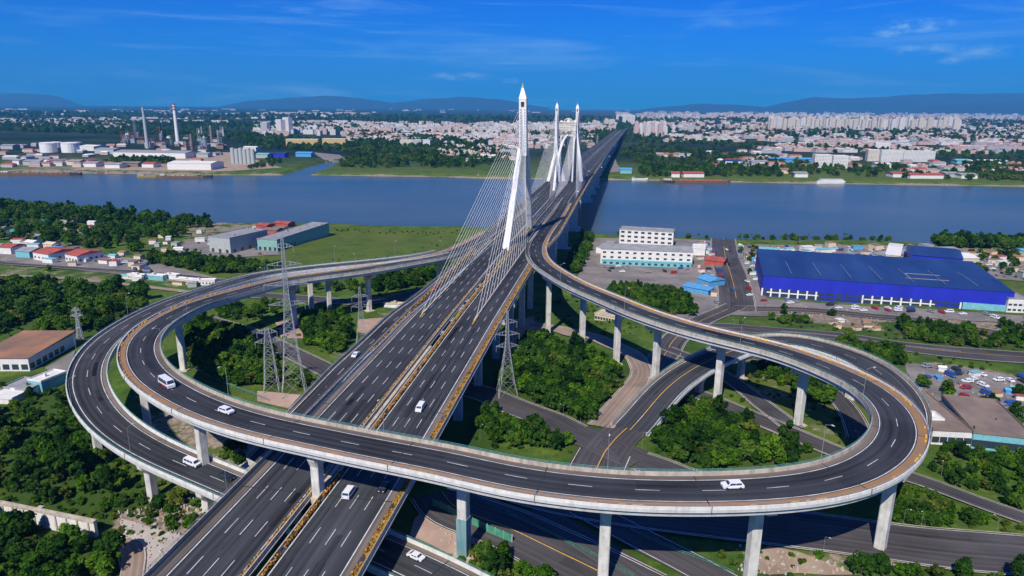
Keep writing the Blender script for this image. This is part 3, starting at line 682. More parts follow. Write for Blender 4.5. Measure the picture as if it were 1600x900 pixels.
# piers of the approach and river spans
def pier_box(q, c, w, d, z0, z1, rz, flare=1.0):
    q.box((c[0], c[1], z0), (w, d, z1-z0), rz)
rzm = -math.atan(.168)
for Y in list(range(84, 440, 38))+[540, 640, 760, 990, 1090, 1180]+list(range(1250, 2500, 90)):
    i = imain(Y)
    for s in (-1, 1):
        q = MB(); big_ = Y > 500
        for oo in ((7.2, 17.5) if Y < 500 else (WID(i)*.55,)):
            c = MP.off(i, s*oo); z0 = min(G(c[0], c[1]), 4 if big_ else 99)-2; w_, d_ = (3.2, 2.6) if not big_ else (13.0, 5.0)
            q.box((c[0], c[1], z0), (w_, d_, c[2]-4.2-z0), rzm)
            if big_ and 500 < Y < 1240: q.box((c[0], c[1], z0), (19, 11, max(4.5-z0, 1)), rzm)
        c = MP.off(i, s*(12.3 if not big_ else WID(i)*.52)); q.box((c[0], c[1], c[2]-4.2), (14.5 if not big_ else 22, 3.0, 1.6), rzm, mi=0)
        q.build('pier', CON, bridge)

# pylons and stay cables
def at_main(px, py):
    z = 43.5
    for _ in range(10): p = at(px, py, z); z = zmain(p[1])
    return p
def leg(name, A, B, wa, wb, parent, mt=WHT):
    """tapering rectangular leg from foot A (size wa) to head B (size wb), sizes (across, along)"""
    q = MB(); A, B = np.array(A, float), np.array(B, float); u = np.array([math.cos(rzm), math.sin(rzm), 0]); v = np.array([-math.sin(rzm), math.cos(rzm), 0])
    def ring(P, w):
        c = .18; X, Y = w[0]/2, w[1]/2
        return [P+u*a*X+v*b*Y for a, b in ((-1+c, -1), (1-c, -1), (1, -1+c), (1, 1-c), (1-c, 1), (-1+c, 1), (-1, 1-c), (-1, -1+c))]
    a, b = ring(A, wa), ring(B, wb)
    for k in range(8): k2 = (k+1) % 8; q.poly([a[k], a[k2], b[k2], b[k]])
    q.poly(b); q.poly(a[::-1]); return q.build(name, mt, parent)
def cables(parent, top, z_lo, z_hi, off, Ys, r, n0=0, head_off=None):
    """one fan of stays: from the pylon head at rising heights to anchors along the deck"""
    n = len(Ys)
    for k, Y in enumerate(Ys):
        i = imain(Y); f = (Y-MP.p[i, 1])/MP.t[i, 1]; c = np.array(MP.off(i, off, .9))+np.array([MP.t[i, 0]*f, MP.t[i, 1]*f, 0])
        z = z_lo+(z_hi-z_lo)*k/max(1, n-1); hx = top[0]+(head_off or 0)
        q = MB(); q.bar(c, (hx, top[1]+(1.6 if Y > top[1] else -1.6), z), r, 5); q.build('stay_cable', WHT, parent)
# front pylon: standing in the median, its two legs set apart along the bridge
pyl = link('pylon', MB().mesh('x', WHT), bridge)
A1 = at_main(790, 388); A2 = at_main(828, 355)
X1 = at(817, 300, 44)[0]
apexY = 484.0; ax = lambda px, z: (px-800)/FPX
def at_Y(px, py, Y): d = ray(px, py); s = Y/d[1]; return np.array([d[0]*s, Y, CAM_Z+d[2]*s])
J = at_Y(818, 243, apexY); H = at_Y(817.5, 156, apexY); TIP = at_Y(816.8, 136, apexY); TT = at_Y(816.8, 130, apexY)
def pylon(name_label, feet, J, H, TIP, TT, wf, wj, wh, spread=0.0):
    q = MB(); u = np.array([math.cos(rzm), math.sin(rzm), 0]); v = np.array([-math.sin(rzm), math.cos(rzm), 0])
    def ring(P, w, c=.14):
        X, Y = w[0]/2, w[1]/2
        return [P+u*a*X+v*b*Y for a, b in ((-1+c, -1), (1-c, -1), (1, -1+c), (1, 1-c), (1-c, 1), (-1+c, 1), (-1, 1-c), (-1, -1+c))]
    rs = [ring(J, wj), ring(H, wh), ring(H+np.array([0, 0, .3]), (wh[0]*1.05, wh[1]*1.05)), ring(H+np.array([0, 0, 1.0]), (wh[0]*1.03, wh[1]*1.03)), ring(TIP, (wh[0]*.22, wh[1]*.22))]
    for a, b in zip(rs, rs[1:]):
        for k in range(8): k2 = (k+1) % 8; q.poly([a[k], a[k2], b[k2], b[k]])
    q.poly(rs[-1]); p = q.build('pylon', WHT, bridge)
    for kf, f in enumerate(feet):
        a = J+np.array([0, 0, 5.0])+u*spread*(-1 if kf == 0 else 1); leg('leg', (f[0], f[1], f[2]-3), a+(np.array([f[0], f[1], 0])-np.array([J[0], J[1], 0]))*.02, wf, (wj[0]*.62, wj[1]*.62), p)
    q = MB(); q.bar(TIP, TT, wh[0]*.12, 6, wh[0]*.03); q.box((TIP[0], TIP[1], TIP[2]-.5), (wh[0]*.3, wh[0]*.3, .8), rzm); q.build('spire_tip', GOLD, p)
    q = MB(); f = H+np.array([0, 0, -3]);
    for s in (-1, 1):
        c = H-v*(wh[1]/2+.02)*1.0+np.array([0, 0, -4.5]); 
    q.box(tuple(c-v*0.05), (wh[0]*.42, .5, 3.2), rzm); q.build('opening', BLACK, p)
    q = MB(); n = 16
    for k in range(n):
        c = J+(H-J)*(.08+.78*k/n); ww = wj[0]+(wh[0]-wj[0])*(k/n); c2 = c-v*(wj[1]+(wh[1]-wj[1])*k/n)/2
        for s in (-.28, .28): q.box(tuple(c2+u*ww*s-v*.1), (.7, .6, .9), rzm)
    q.build('cable_anchor', GREYR, p)
    return p
bpy.data.objects.remove(pyl)
p1 = pylon('front', [A1, A2], J, H, TIP, TT, (4.6, 4.6), (5.4, 6.5), (5.2, 5.2), 2.0)
zl, zh = float(J[2])-18, float(H[2])-3
fr = list(np.linspace(456, 300, 17)); bk = list(np.linspace(512, 690, 16))
for off_, ho in ((-15.4, -1.6), (10.5, 1.6)):
    cables(p1, (J[0], apexY), zl, zh, off_, fr, .085, head_off=ho); cables(p1, (J[0], apexY), zl, zh, off_, bk, .085, head_off=ho)
# anchor kerbs in which the stays end
for off_, a, b in ((-15.4, 300, 700), (10.5, 296, 700)):
    wallstrip(MP, off_, .9, 0, .7, 'anchor_kerb', TANC, bridge, imain(a), imain(b))
    q = MB(); i = imain(a-4); j = imain(a+5); q.poly([MP.off(i, off_-.1, .03), MP.off(i, off_+.1, .03), MP.off(j, off_+.6, .8), MP.off(j, off_-.6, .8)]); q.build('kerb_end', YEL, bridge)
# rear pylons over each carriageway, and the ornate portal between them
def rear(px_top, py_top, py_h, px_j, py_j, feet, Y):
    J = at_Y(px_j, py_j, Y); H = at_Y(px_top, py_h, Y); TIP = at_Y(px_top, py_top+3, Y); TT = at_Y(px_top, py_top, Y)
    return pylon('rear', feet, J, H, TIP, TT, (4.8, 5.2), (4.8, 5.6), (3.6, 3.8)), J, H
Yr = 866
r1, J1, H1 = rear(870.5, 158, 168, 869.5, 238, [at_main(856, 283), at_main(882, 283)], Yr)
r2, J2, H2 = rear(902.5, 160, 169, 902, 217, [at_main(897, 272), at_main(909, 283)], Yr)
for p_, J_, H_, offs in ((r1, J1, H1, (-24, -3)), (r2, J2, H2, (3, 24))):
    for off_ in offs:
        cables(p_, (H_[0], Yr), float(J_[2])+6, float(H_[2])-3, off_, list(np.linspace(845, 700, 16)), .11)
        cables(p_, (H_[0], Yr), float(J_[2])+6, float(H_[2])-3, off_, list(np.linspace(888, 1040, 16)), .11)
# portal: arch legs and an openwork crown beam
Yg = 850; gq = MB(); aL, aR = at_main(865, 298), at_main(889, 279); ctr = at_Y(887, 212, Yg); lastp = None
def bez(a, c, b, n=12): return [np.array(a)*(1-t)**2+2*np.array(c)*t*(1-t)+np.array(b)*t*t for t in np.linspace(0, 1, n)]
pc = MB().build('portal', WHT, bridge); bpy.data.objects.remove(pc)
bl = at_Y(874, 213, Yg); br = at_Y(902, 213, Yg); tl = at_Y(873, 191, Yg); q = MB(); hbeam = float(tl[2]-bl[2]); xs = np.linspace(bl[0], br[0], 15)
for z in (0, hbeam*.38, hbeam*.8, hbeam): q.box(((bl[0]+br[0])/2, Yg+6, bl[2]+z), (br[0]-bl[0], 1.2, .5), rzm)
for k, x in enumerate(xs): q.box((x, Yg+6, bl[2]), (.28, 1.0, hbeam+.5), rzm)
for k in range(14):
    x0, x1 = xs[k], xs[k+1]; q.bar((x0, Yg+6, bl[2]+hbeam*.4), (x1, Yg+6, bl[2]+hbeam*.8), .3); q.bar((x1, Yg+6, bl[2]+hbeam*.4), (x0, Yg+6, bl[2]+hbeam*.8), .3)
xm = (bl[0]+br[0])/2
for a in range(10): t0, t1 = math.pi*a/10, math.pi*(a+1)/10; q.bar((xm+5*math.cos(t0), Yg+6, bl[2]+hbeam+.5+4*math.sin(t0)), (xm+5*math.cos(t1), Yg+6, bl[2]+hbeam+.5+4*math.sin(t1)), .6)
q.box((xm, Yg+6, bl[2]+hbeam), (4, 2, 3.8), rzm, top=.4)
for s in (-1, 1): q.box((xm+s*(br[0]-bl[0])*.38, Yg+6, bl[2]+hbeam), (4, 2, 2), rzm, top=.5)
port = q.build('portal', mat('cream_concrete', (0.70, 0.67, 0.60), .8, var=.1), bridge)
for foot, cx_ in ((aL, .12), (aR, .12)):
    pts = bez((foot[0], foot[1], 41), (foot[0]*.62+ctr[0]*.38, (foot[1]+Yg*2)/3, float(ctr[2])-5), (ctr[0], Yg+5, float(ctr[2])), 10); q = MB()
    for a, b in zip(pts, pts[1:]): q.bar(a, b, 1.55, 6)
    q.build('arch_leg', WHT, port)
for X in (bl[0]+1.5, br[0]-4):
    q = MB(); q.bar((X, Yg+6, 42), (X+1, Yg+6, float(bl[2])), 1.2, 6); q.build('column', WHT, port)

# ------------------------------------------------------------------ ramps
def viaduct(name, label, cat, path, hi, ho, inner_sign, piers, sol=(4.35, 4.35), asp=ASPD, bar_in=CONS, bar_out=CONW, teal_out=False, rust=True, i0=0, i1=None, orange=True, group=None, gdepth=2.3, jt=36):
    """hi / ho: half widths on the inner and outer side; inner_sign: side of the path the inner edge lies on"""
    e = empty(name, (0, 0, 0), 0, label, cat, group); n = len(path.p)-1; s = inner_sign
    q = MB(); a, b = sorted((s*hi, -s*ho)); strip(q, path, a, b, 0); q.build('road_surface', asp, e)
    q = MB(); sh1, sh2 = sorted((s*(hi-.1), s*(sol[0]+.35))); strip(q, path, sh1, sh2, .006)
    q.build('shoulder', SHO, e)
    if rust: q = MB(); sh1, sh2 = sorted((-s*(ho-.1), -s*(sol[1]+.35))); strip(q, path, sh1, sh2, .006); q.build('shoulder', RUST, e)
    q = MB(); L, Rr = a-.35, b+.35
    sweep(q, path, [(L, -.16), (Rr, -.16), (Rr, -.75), (Rr-.75, -.95), (Rr-.9, -gdepth), (L+.9, -gdepth), (L+.75, -.95), (L, -.75)]); q.build('deck', GIR, e)
    wallstrip(path, s*(hi+.12), .45, -.3, 1.0, 'parapet', bar_in, e); wallstrip(path, -s*(ho+.12), .45, -.85, .5, 'parapet', bar_out, e)
    railing(path, s*(hi+.15), .98, 1.65, 'railing', TEAL, e); railing(path, -s*(ho+.1), .48, 1.15, 'railing', TEAL if teal_out else GREYR, e, r=.045)
    pq = MB()
    for _ in range(int(path.L[-1]/22)):
        d = rng.uniform(10, path.L[-1]-40); o = s*rng.choice([-1, 1])*sol[0]*.5; i = path.idx(d); j = path.idx(d+rng.uniform(8, 30)); wv = rng.choice([.35, .5, 1.5])
        for sgn in ((-.85, .85) if wv < 1 else (0,)): strip(pq, path, o+sgn-wv/2, o+sgn+wv/2, .008, i0=i, i1=max(j, i+1))
    pq.build('resurfaced_patch', MATS.get('asphalt_patch'), e)
    q = MB()
    for o in (s*sol[0], -s*sol[1]): strip(q, path, o-.12, o+.12, .014)
    mid_ = (sol[0]-sol[1])/2*s; dashes(q, path, mid_, .17, .014, 5.5, 9.5, 6, path.L[-1]-6); q.build('lane_marking', LINE, e)
    q = MB()
    for d in np.arange(20, path.L[-1]-10, jt):
        i = path.idx(d); A_, B_ = np.array(path.off(i, a, .02)), np.array(path.off(i, b, .02)); t_ = np.array([path.t[i, 0]*.14, path.t[i, 1]*.14, 0]); q.poly([A_-t_, B_-t_, B_+t_, A_+t_])
        for o in (a-.36, b+.36): q.box(path.off(i, o, -.9), (.12, .12, 1.6), math.atan2(path.t[i, 1], path.t[i, 0]))
    q.build('expansion_joint', BLACK, e)
    if orange:
        q = MB(); 
        for d in np.arange(2, path.L[-1], 4.0):
            if rng.random() < .6: i = path.idx(d); c = path.off(i, -s*(ho-.55), 0); q.box(c, (.5, rng.uniform(.6, 2.6), .35), math.atan2(path.t[i, 1], path.t[i, 0])-math.pi/2)
        q.build('kerb_marker', YEL, e)
    for pr in piers:
        px, py = pr[:2]; cz = pr[2] if len(pr) > 2 else None
        P = T(px, py) if cz is None else at(px, py, cz); i, d = path.near(P[0], P[1]); off = float(np.dot(P[:2]-path.p[i, :2], path.n[i])); mo = 2.6; off = max(-mo, min(mo, off))
        base = path.off(i, off); z0 = (G(base[0], base[1]) if cz is None else cz); zt = path.p[i, 2]-gdepth-.02; rz = math.atan2(path.t[i, 1], path.t[i, 0])-math.pi/2
        q = MB(); w = 2.5 if (zt-z0) > 8 else 2.1; cs = .5
        def octr(z, wx, wy, shift=0.0):
            cr, sr = math.cos(rz), math.sin(rz); c_ = .16
            return [(base[0]+(x*wx/2+shift)*cr-y*wy/2*sr, base[1]+(x*wx/2+shift)*sr+y*wy/2*cr, z) for x, y in ((-1+c_, -1), (1-c_, -1), (1, -1+c_), (1, 1-c_), (1-c_, 1), (-1+c_, 1), (-1, 1-c_), (-1, -1+c_))]
        shift = -off*.85
        rs = [octr(z0-1, w, w), octr(zt-4.4, w, w), octr(zt-2.3, w+6.0, w*1.02, shift), octr(zt, w+6.6, w*1.02, shift)]
        for A_, B_ in zip(rs, rs[1:]):
            for k in range(8): k2 = (k+1) % 8; q.poly([A_[k], A_[k2], B_[k2], B_[k]])
        q.poly(rs[-1]); o_ = q.build('pier', CON, e)
        q = MB(); q.box((base[0], base[1], z0-.8), (w+2.6, w+2.6, 1.2), rz, top=.9); q.build('pier_footing', TANC, e)
    return e
LOOP_PX = [(882,317,44),(871,335,44),(851,360,44),(838.5,382,44.2),(837,397,44.6),(844,410,45),(862,424,46),(900,446,47),(950,467,48),(1000,488,49),(1050,505,49.5),(1100,519.5,50),(1163,534,50.5),(1227,550,51),(1290,573,51),(1350,600,51),(1385,627,51),(1404,656,51.3),(1402,687,51.7),(1384,711,52),(1340,738,52),(1278,755,52),(1177,765,52),(1050,767,52),(943,763,52),(800,745,52),(722,726,52),(650,712,52),(575,698,52),(497,682,51.8),(400,661,51.5),(320,635,51),(262,605,50.5),(232,581,50),(219,555,49.5),(222,533,49),(239,512,48.5),(267,494,48),(313,473,47),(400,449,46),(450,437,45.5),(562,422,44.7),(650,407,44.2),(700,397,44),(745,376,43.9),(768,362,44)]
LP = Path([at(*p) for p in LOOP_PX], 3.0)
loop = viaduct('loop_ramp', 'huge elevated concrete loop ramp crossing above the main highway on tall piers', 'ramp', LP, 6.3, 7.1, 1,
    [(857,522),(909,545),(973,568),(1043,586),(1130,625),(1257,657),(1373,862),(1160,905),(938,905),(722,860),(497,775,36),(323,729,29),(232,668),(286,578),(447,505),(565,482),(664,455)])
OUT_PX = [(690,394,43.6),(650,402,43.8),(562,412,44.6),(500,418,45),(450,424,45.2),(400,431.5,45.4),(325,454,45),(275,470,44.5),(225,493,43.5),(190,514,42.6),(164,533,41.8),(143,560,40.4),(134,591,38.8),(144,625,37),(168,658,35),(209,689,33),(255,713,31.3),(300,732,29.8),(370,761,28.2),(500,818,27.6),(660,888,27.2),(740,930,27),(840,985,27)]
OP = Path([at(*p) for p in OUT_PX], 3.0)
outer = viaduct('outer_ramp', 'lower elevated ramp sweeping round outside the loop and diving under the highway', 'ramp', OP, 6.2, 6.2, -1,
    [(157,720),(243,779),(328,802),(510,478),(500,500)], sol=(4.4, 4.4), asp=ASP, bar_out=CONW, bar_in=CONW, teal_out=True, rust=False, orange=False)
PAR_PX = [(765,378,43.4),(738,400,43),(705,428,42.4),(662,465,41.7),(627,490,41),(593,523,40.3),(565,550,39.8),(537,575,39),(512,603,38),(487,628,36.5),(468,648,34.6),(440,677,31.5),(418,700,28.5),(398,722,25.5)]
PP = Path([at(*p) for p in PAR_PX], 3.0)
par = viaduct('side_ramp', 'narrow slip ramp running beside the left carriageway and dropping beneath the loop', 'ramp', PP, 4.4, 4.4, 1, [(450, 655), (520, 612), (600, 545)], sol=(3.5, 3.5), asp=ASPD, rust=False, orange=False, teal_out=True)
_fz = float(T(984, 672)[2])
FLY_PX = [(984,672,_fz+.45),(1000,656,_fz+1.0),(1037,610,29.5),(1082,576,32.2),(1125,555,34.2),(1170,539,36),(1230,530,37.5),(1300,546,38.5),(1360,570,38),(1398,603,37),(1416,628,35.5),(1418,655,33.5),(1410,685,31),(1395,710,29),(1372,735,27.6)]
FP = Path([at(*p) for p in FLY_PX], 3.0)
fly = viaduct('flyover_ramp', 'low green railed flyover rising from the crossroads and curving under the loop', 'ramp', FP, 7.2, 7.2, -1, [(1097, 618), (1160, 590), (1330, 625)], sol=(6.2, 6.2), asp=ASP, rust=False, orange=False, teal_out=True, gdepth=1.6)
q = MB(); strip(q, FP, -.12, .12, .02, i1=30); q.build('centre_line', YEL, fly)
DECKS = [(LP, 7.5), (OP, 7), (PP, 5.5), (FP, 8)]

# ------------------------------------------------------------------ lattice transmission towers
def lattice(loc, H, wb, wt, arms, rz, label, r=.11, armw=6.0, portal=False):
    e = empty('transmission_tower', loc, rz, label, 'pylon', 'lattice transmission towers')
    W = lambda z: wb+(wt-wb)*min(1, (z/(H*.62)))**.8 if z < H*.62 else wt*(1-(z-H*.62)/(H*.38)*.6)
    crn = [(-1, -1), (1, -1), (1, 1), (-1, 1)]; zs = [0]
    while zs[-1] < H*.97: zs.append(zs[-1]+max(1.6, W(zs[-1])*.85))
    zs[-1] = H
    for sx, sy in crn:
        q = MB()
        for a, b in zip(zs, zs[1:]): q.bar((sx*W(a)/2, sy*W(a)/2, a), (sx*W(b)/2, sy*W(b)/2, b), r*1.35)
        q.build('leg', STEEL, e)
    q = MB()
    for a, b in zip(zs, zs[1:]):
        for k in range(4):
            (x0, y0), (x1, y1) = crn[k], crn[(k+1) % 4]
            q.bar((x0*W(a)/2, y0*W(a)/2, a), (x1*W(b)/2, y1*W(b)/2, b), r*.7); q.bar((x1*W(a)/2, y1*W(a)/2, a), (x0*W(b)/2, y0*W(b)/2, b), r*.7)
            q.bar((x0*W(b)/2, y0*W(b)/2, b), (x1*W(b)/2, y1*W(b)/2, b), r*.6)
    q.build('bracing', STEEL, e)
    for z, L in arms:
        q = MB(); w = W(z)/2
        for s in (-1, 1):
            tip = (s*L, 0, z+.4)
            for y in (-w, w): q.bar((s*w, y, z), tip, r*.9); q.bar((s*w, y, z+1.7), tip, r*.8)
            for f in (.3, .6): q.bar((s*(w+(L-w)*f), -w*(1-f), z+.4*f), (s*(w+(L-w)*f), w*(1-f), z+1.7*(1-f)+.4*f), r*.6)
        a_ = q.build('crossarm', STEEL, e)
        for s in (-1, 1): q = MB(); q.bar((s*L*.96, 0, z+.3), (s*L*.96, 0, z-2.0), .09, 6); q.build('insulator', STEEL, a_)
    return e
b1 = T(460, 616); lattice(tuple(b1), 66, 9.5, 1.9, [(38, 7), (46, 8.5), (54, 6.5), (61, 4)], R(14), 'tallest grey lattice pylon, standing before the left arm of the loop', r=.11)
b2 = T(425, 610); lattice(tuple(b2), 27, 6, 3.4, [(21, 5), (25, 4)], R(14), 'short lattice pylon just left of the tallest pylon', r=.10)
b3 = T(566, 540); lattice(tuple(b3), 30, 6, 1.8, [(20, 4.5), (25, 4)], R(14), 'small lattice pylon behind the slip ramp, in the garden under the left ramp', r=.085)
b4 = T(792, 618); lattice(tuple(b4), 36, 8, 1.4, [(21, 4.6), (26, 5), (31, 4)], R(10), 'slender lattice pylon right of the main highway, beside the wood', r=.09)
b5 = T(126, 531); lattice(tuple(b5), 18, 3.2, 1.0, [(13, 3), (16, 2)], R(14), 'thin distant lattice pylon on the grass left of the loop', r=.14)
for px, py, h in ((1000, 238, 34), (924, 235, 34), (933, 226, 34)):
    p_ = T(px, py) if px != 1000 else None
    if p_ is not None: lattice(tuple(p_), h, 7, 2, [(22, 7), (28, 6)], 0, 'far lattice pylon beside the viaduct beyond the river', r=.35)

# ------------------------------------------------------------------ street lamps
lq = MB(); lq.bar((0, 0, 0), (0, 0, 9.4), .075, 6, .04); LPOLE = lq.mesh('lamp_pole', STEEL)
lq = MB(); lq.bar((0, 0, 9.2), (1.7, 0, 9.9), .05); LARM = lq.mesh('lamp_arm', STEEL)
lq = MB(); lq.box((1.95, 0, 9.82), (.75, .28, .13)); LHEAD = lq.mesh('lamp_head', WHT)
def lamp(p, rz, label, group, sc=1.0):
    e = empty('street_lamp', tuple(p), rz, label, 'lamp', group); e.scale = (sc, sc, sc)
    for n_, m_ in (('pole', LPOLE), ('arm', LARM), ('lamp_head', LHEAD)): link(n_, m_, e)
def lamps_on(path, off, ds, label, group, face):
    for d in ds:
        i = path.idx(d); lamp(path.off(i, off, .9), math.atan2(path.n[i, 1], path.n[i, 0])+(math.pi if face < 0 else 0), label, group)
lamps_on(LP, 6.5, np.arange(95, LP.L[-1]-60, 58), 'slim grey lamp post on the inner parapet of the loop ramp', 'lamp posts on the loop ramp', -1)
lamps_on(OP, 6.4, np.arange(30, OP.L[-1]-60, 40), 'slim grey lamp post on the outer parapet of the lower left ramp', 'lamp posts on the outer ramp', -1)
for (px, py) in ((563, 452), (642, 470), (595, 505), (850, 612), (897, 610), (1147, 515), (920, 662), (1180, 470), (1150, 690), (1338, 700), (1470, 745), (1495, 760), (1560, 545), (1500, 600), (750, 690), (1285, 870), (1555, 840), (1410, 825), (1438, 828), (880, 655), (907, 660), (1003, 700)):
    lamp(T(px, py), rng.uniform(0, 6.28), 'pale lamp post at the edge of a ground level road under the ramps', 'lamp posts by the ground roads', .62)

# ------------------------------------------------------------------ vehicles
CW = mat('car_white', (0.72, 0.73, 0.75), .25, var=.03, spec=.6); CB = mat('car_black', (0.02, 0.022, 0.027), .2, var=.1, spec=.6)
CR = mat('car_red', (0.32, 0.02, 0.02), .3, var=.1); CBL = mat('car_blue', (0.02, 0.08, 0.32), .3, var=.1); CG = mat('car_silver', (0.36, 0.38, 0.40), .3, .4, var=.05); CK = mat('car_orange', (0.45, 0.16, 0.03), .4, var=.1)
LAMPR = mat('tail_lamp', (0.35, 0.01, 0.01), .3, var=.05); LAMPW = mat('head_lamp', (0.8, 0.8, 0.75), .15, var=.02)
TYPES = {'car': (4.6, 1.85, [(0, .35), (0, .80), (.9, .98), (1.45, 1.42), (3.1, 1.45), (4.0, 1.02), (4.6, .90), (4.6, .35)], 1.0, 1.45, 3.1, 1.42),
         'suv': (4.8, 1.95, [(0, .4), (0, .95), (1.0, 1.12), (1.6, 1.68), (4.2, 1.72), (4.7, 1.15), (4.8, .95), (4.8, .4)], 1.1, 1.6, 4.2, 1.68),
         'van': (5.2, 2.0, [(0, .4), (0, 1.05), (.55, 1.25), (1.25, 2.0), (4.95, 2.05), (5.2, 1.3), (5.2, .4)], 1.2, 1.3, 4.9, 2.0),
         'bus': (7.6, 2.3, [(0, .4), (0, 1.3), (.25, 1.5), (.6, 2.75), (7.4, 2.8), (7.6, 1.5), (7.6, .4)], 1.35, .7, 7.3, 2.7)}
def veh_meshes(kind):
    L, W, prof, belt, g0, g1, roof = TYPES[kind]; prof = [(x-L/2, z) for x, z in prof]; hw = W/2
    def half(z): return hw if z <= belt+.02 else hw-(z-belt)*(.30 if kind in ('car', 'suv') else .10)
    q = MB(); n = len(prof)
    A = [(x, -half(z), z) for x, z in prof]; B = [(x, half(z), z) for x, z in prof]
    q.poly(A[::-1]); q.poly(B)
    for k in range(n): k2 = (k+1) % n; q.poly([A[k], B[k], B[k2], A[k2]][::-1])
    out = {'body': q}
    q = MB(); ztop = roof-.12
    # glass a few mm proud of the body: side bands, windscreen, rear window
    for s in (-1, 1):
        x0, x1 = g0-L/2, g1-L/2; wd = .45 if kind in ('car', 'suv') else .1
        y0, y1 = s*(half(belt+.03)+.012), s*(half(ztop)+.012); nwin = 2 if kind in ('car', 'suv') else (3 if kind == 'van' else 6); xs = np.linspace(x0-wd*.6, x1+wd*.3, nwin+1)
        for a, b in zip(xs, xs[1:]):
            a2 = a+(.30 if a == xs[0] else .05); b2 = b-(.22 if b == xs[-1] else .05)
            f = [(a+.05, y0, belt+.05), (b-.05, y0, belt+.05), (b2, y1, ztop), (a2, y1, ztop)]; q.poly(f if s < 0 else f[::-1])
    def glassq(i):
        (xa, za), (xb, zb) = prof[i], prof[i+1]; ya, yb = half(za)-.12, half(zb)-.12; d = np.array([xb-xa, 0, zb-za]); nrm = np.array([-d[2], 0, d[0]]); nrm = nrm/np.linalg.norm(nrm)*.014
        if nrm[2] < 0: nrm = -nrm
        P = lambda f, y: (xa+d[0]*f+nrm[0], y, za+d[2]*f+nrm[2])
        q.poly([P(.1, -ya), P(.1, ya), P(.9, yb), P(.9, -yb)][::-1])
    glassq(2); glassq(len(prof)-4 if kind in ('car', 'suv') else len(prof)-3)
    out['window'] = q
    wr = .33 if kind != 'bus' else .42; wheels = []
    q = MB(); q.bar((0, -.11, 0), (0, .11, 0), wr, 14); wheels = [(sx*(L/2-(.85 if kind != 'bus' else 1.3)), sy*(hw-.08), wr) for sx in (-1, 1) for sy in (-1, 1)]
    out['wheel'] = q; h = MB(); h.box((-L/2-.01, 0, .62), (.06, .38, .16)); out['headlight'] = h; t_ = MB(); t_.box((L/2+.01, 0, .72), (.06, .25, .22)); out['tail_light'] = t_
    return out, wheels, hw
VM = {}
def vehicle(kind, paint, loc, heading, label, group=None, cat=None, name=None, parts=True, pitch=0.0):
    key = (kind, paint.name)
    if key not in VM:
        o, wh, hw = veh_meshes(kind); VM[key] = ({k: v.mesh(k, {'body': paint, 'window': GLASS, 'wheel': BLACK, 'headlight': LAMPW, 'tail_light': LAMPR}[k]) for k, v in o.items()}, wh, hw)
    ms, wh, hw = VM[key]; cat = cat or {'car': 'car', 'suv': 'car', 'van': 'van', 'bus': 'bus'}[kind]
    e = empty(name or {'car': 'car', 'suv': 'car', 'van': 'van', 'bus': 'minibus'}[kind], loc, heading, label, cat, group)
    e.rotation_euler = (0, pitch, heading)
    link('body', ms['body'], e); link('window', ms['window'], e)
    if parts:
        for w in wh: o_ = link('wheel', ms['wheel'], e); o_.location = w
        for s in (-1, 1):
            o_ = link('headlight', ms['headlight'], e); o_.location = (0, s*(hw-.35), 0); o_ = link('tail_light', ms['tail_light'], e); o_.location = (0, s*(hw-.3), 0)
    return e
def on(path, px, py, kind, paint, label, rev=False, **k):
    p, i = path.hit(px, py, .02); h = math.atan2(path.t[i, 1], path.t[i, 0])+(0 if rev else math.pi)
    sl = (path.p[min(i+1, len(path.p)-1), 2]-path.p[i-1, 2])/max(.1, path.L[min(i+1, len(path.L)-1)]-path.L[i-1])
    return vehicle(kind, paint, (p[0], p[1], p[2]), h, label, pitch=(math.atan(sl) if not rev else -math.atan(sl)), **k)
on(LP, 261, 603, 'bus', CW, 'white minibus on the left bend of the loop ramp', True)
for x0, z0_, w0 in ((0, .42, 7.0),):
    e_ = [o for o in bpy.data.objects if o.name.startswith('minibus') and o.parent is None][0]
    for s_ in (-1, 1): q = MB(); q.box((x0, s_*1.155, z0_), (w0, .03, .42)); q.build('red_stripe', LAMPR, e_)
on(LP, 354, 645, 'suv', CW, 'white estate car following the minibus on the loop ramp', True)
on(LP, 1144, 762, 'suv', CW, 'white car on the near side of the loop ramp')
on(OP, 300, 726, 'van', CW, 'white van on the lower ramp beside a loop pier')
on(OP, 354, 748, 'suv', CB, 'black car on the lower ramp just before it dives under the highway')
on(MP, 657, 640, 'van', CW, 'white van alone on the right carriageway above the crossing loop', True)
on(MP, 546, 773, 'van', CW, 'white and grey truck van just in front of the loop on the right carriageway')
on(MP, 600, 764, 'car', CB, 'black car in the outer lane beside the white van', True)
on(OP, 650, 872, 'car', CW, 'white car on the ramp emerging right of the main highway')
on(PP, 556, 556, 'car', CW, 'white car on the narrow slip ramp left of the highway')
on(PP, 680, 452, 'car', CR, 'small red car high on the narrow slip ramp')
for px, py in ((940, 262), (952, 245), (920, 268), (961, 228), (903, 300)): on(MP, px, py, 'car', CW, 'tiny white car on the bridge beyond the rear pylons', group='cars far out on the bridge', parts=False)
for px, py, pt, lb in ((1140, 415, CB, 'dark car driving down the wide avenue by the white office'), (1135, 392, CW, 'white car far up the wide avenue near the shore'), (1145, 455, CBL, 'blue car on the avenue left of the blue factory')):
    p = T(px, py); vehicle('car', pt, (p[0], p[1], p[2]+.75), R(95), lb)
PAINTS = [CW, CW, CW, CG, CB, CR, CBL, CBL]
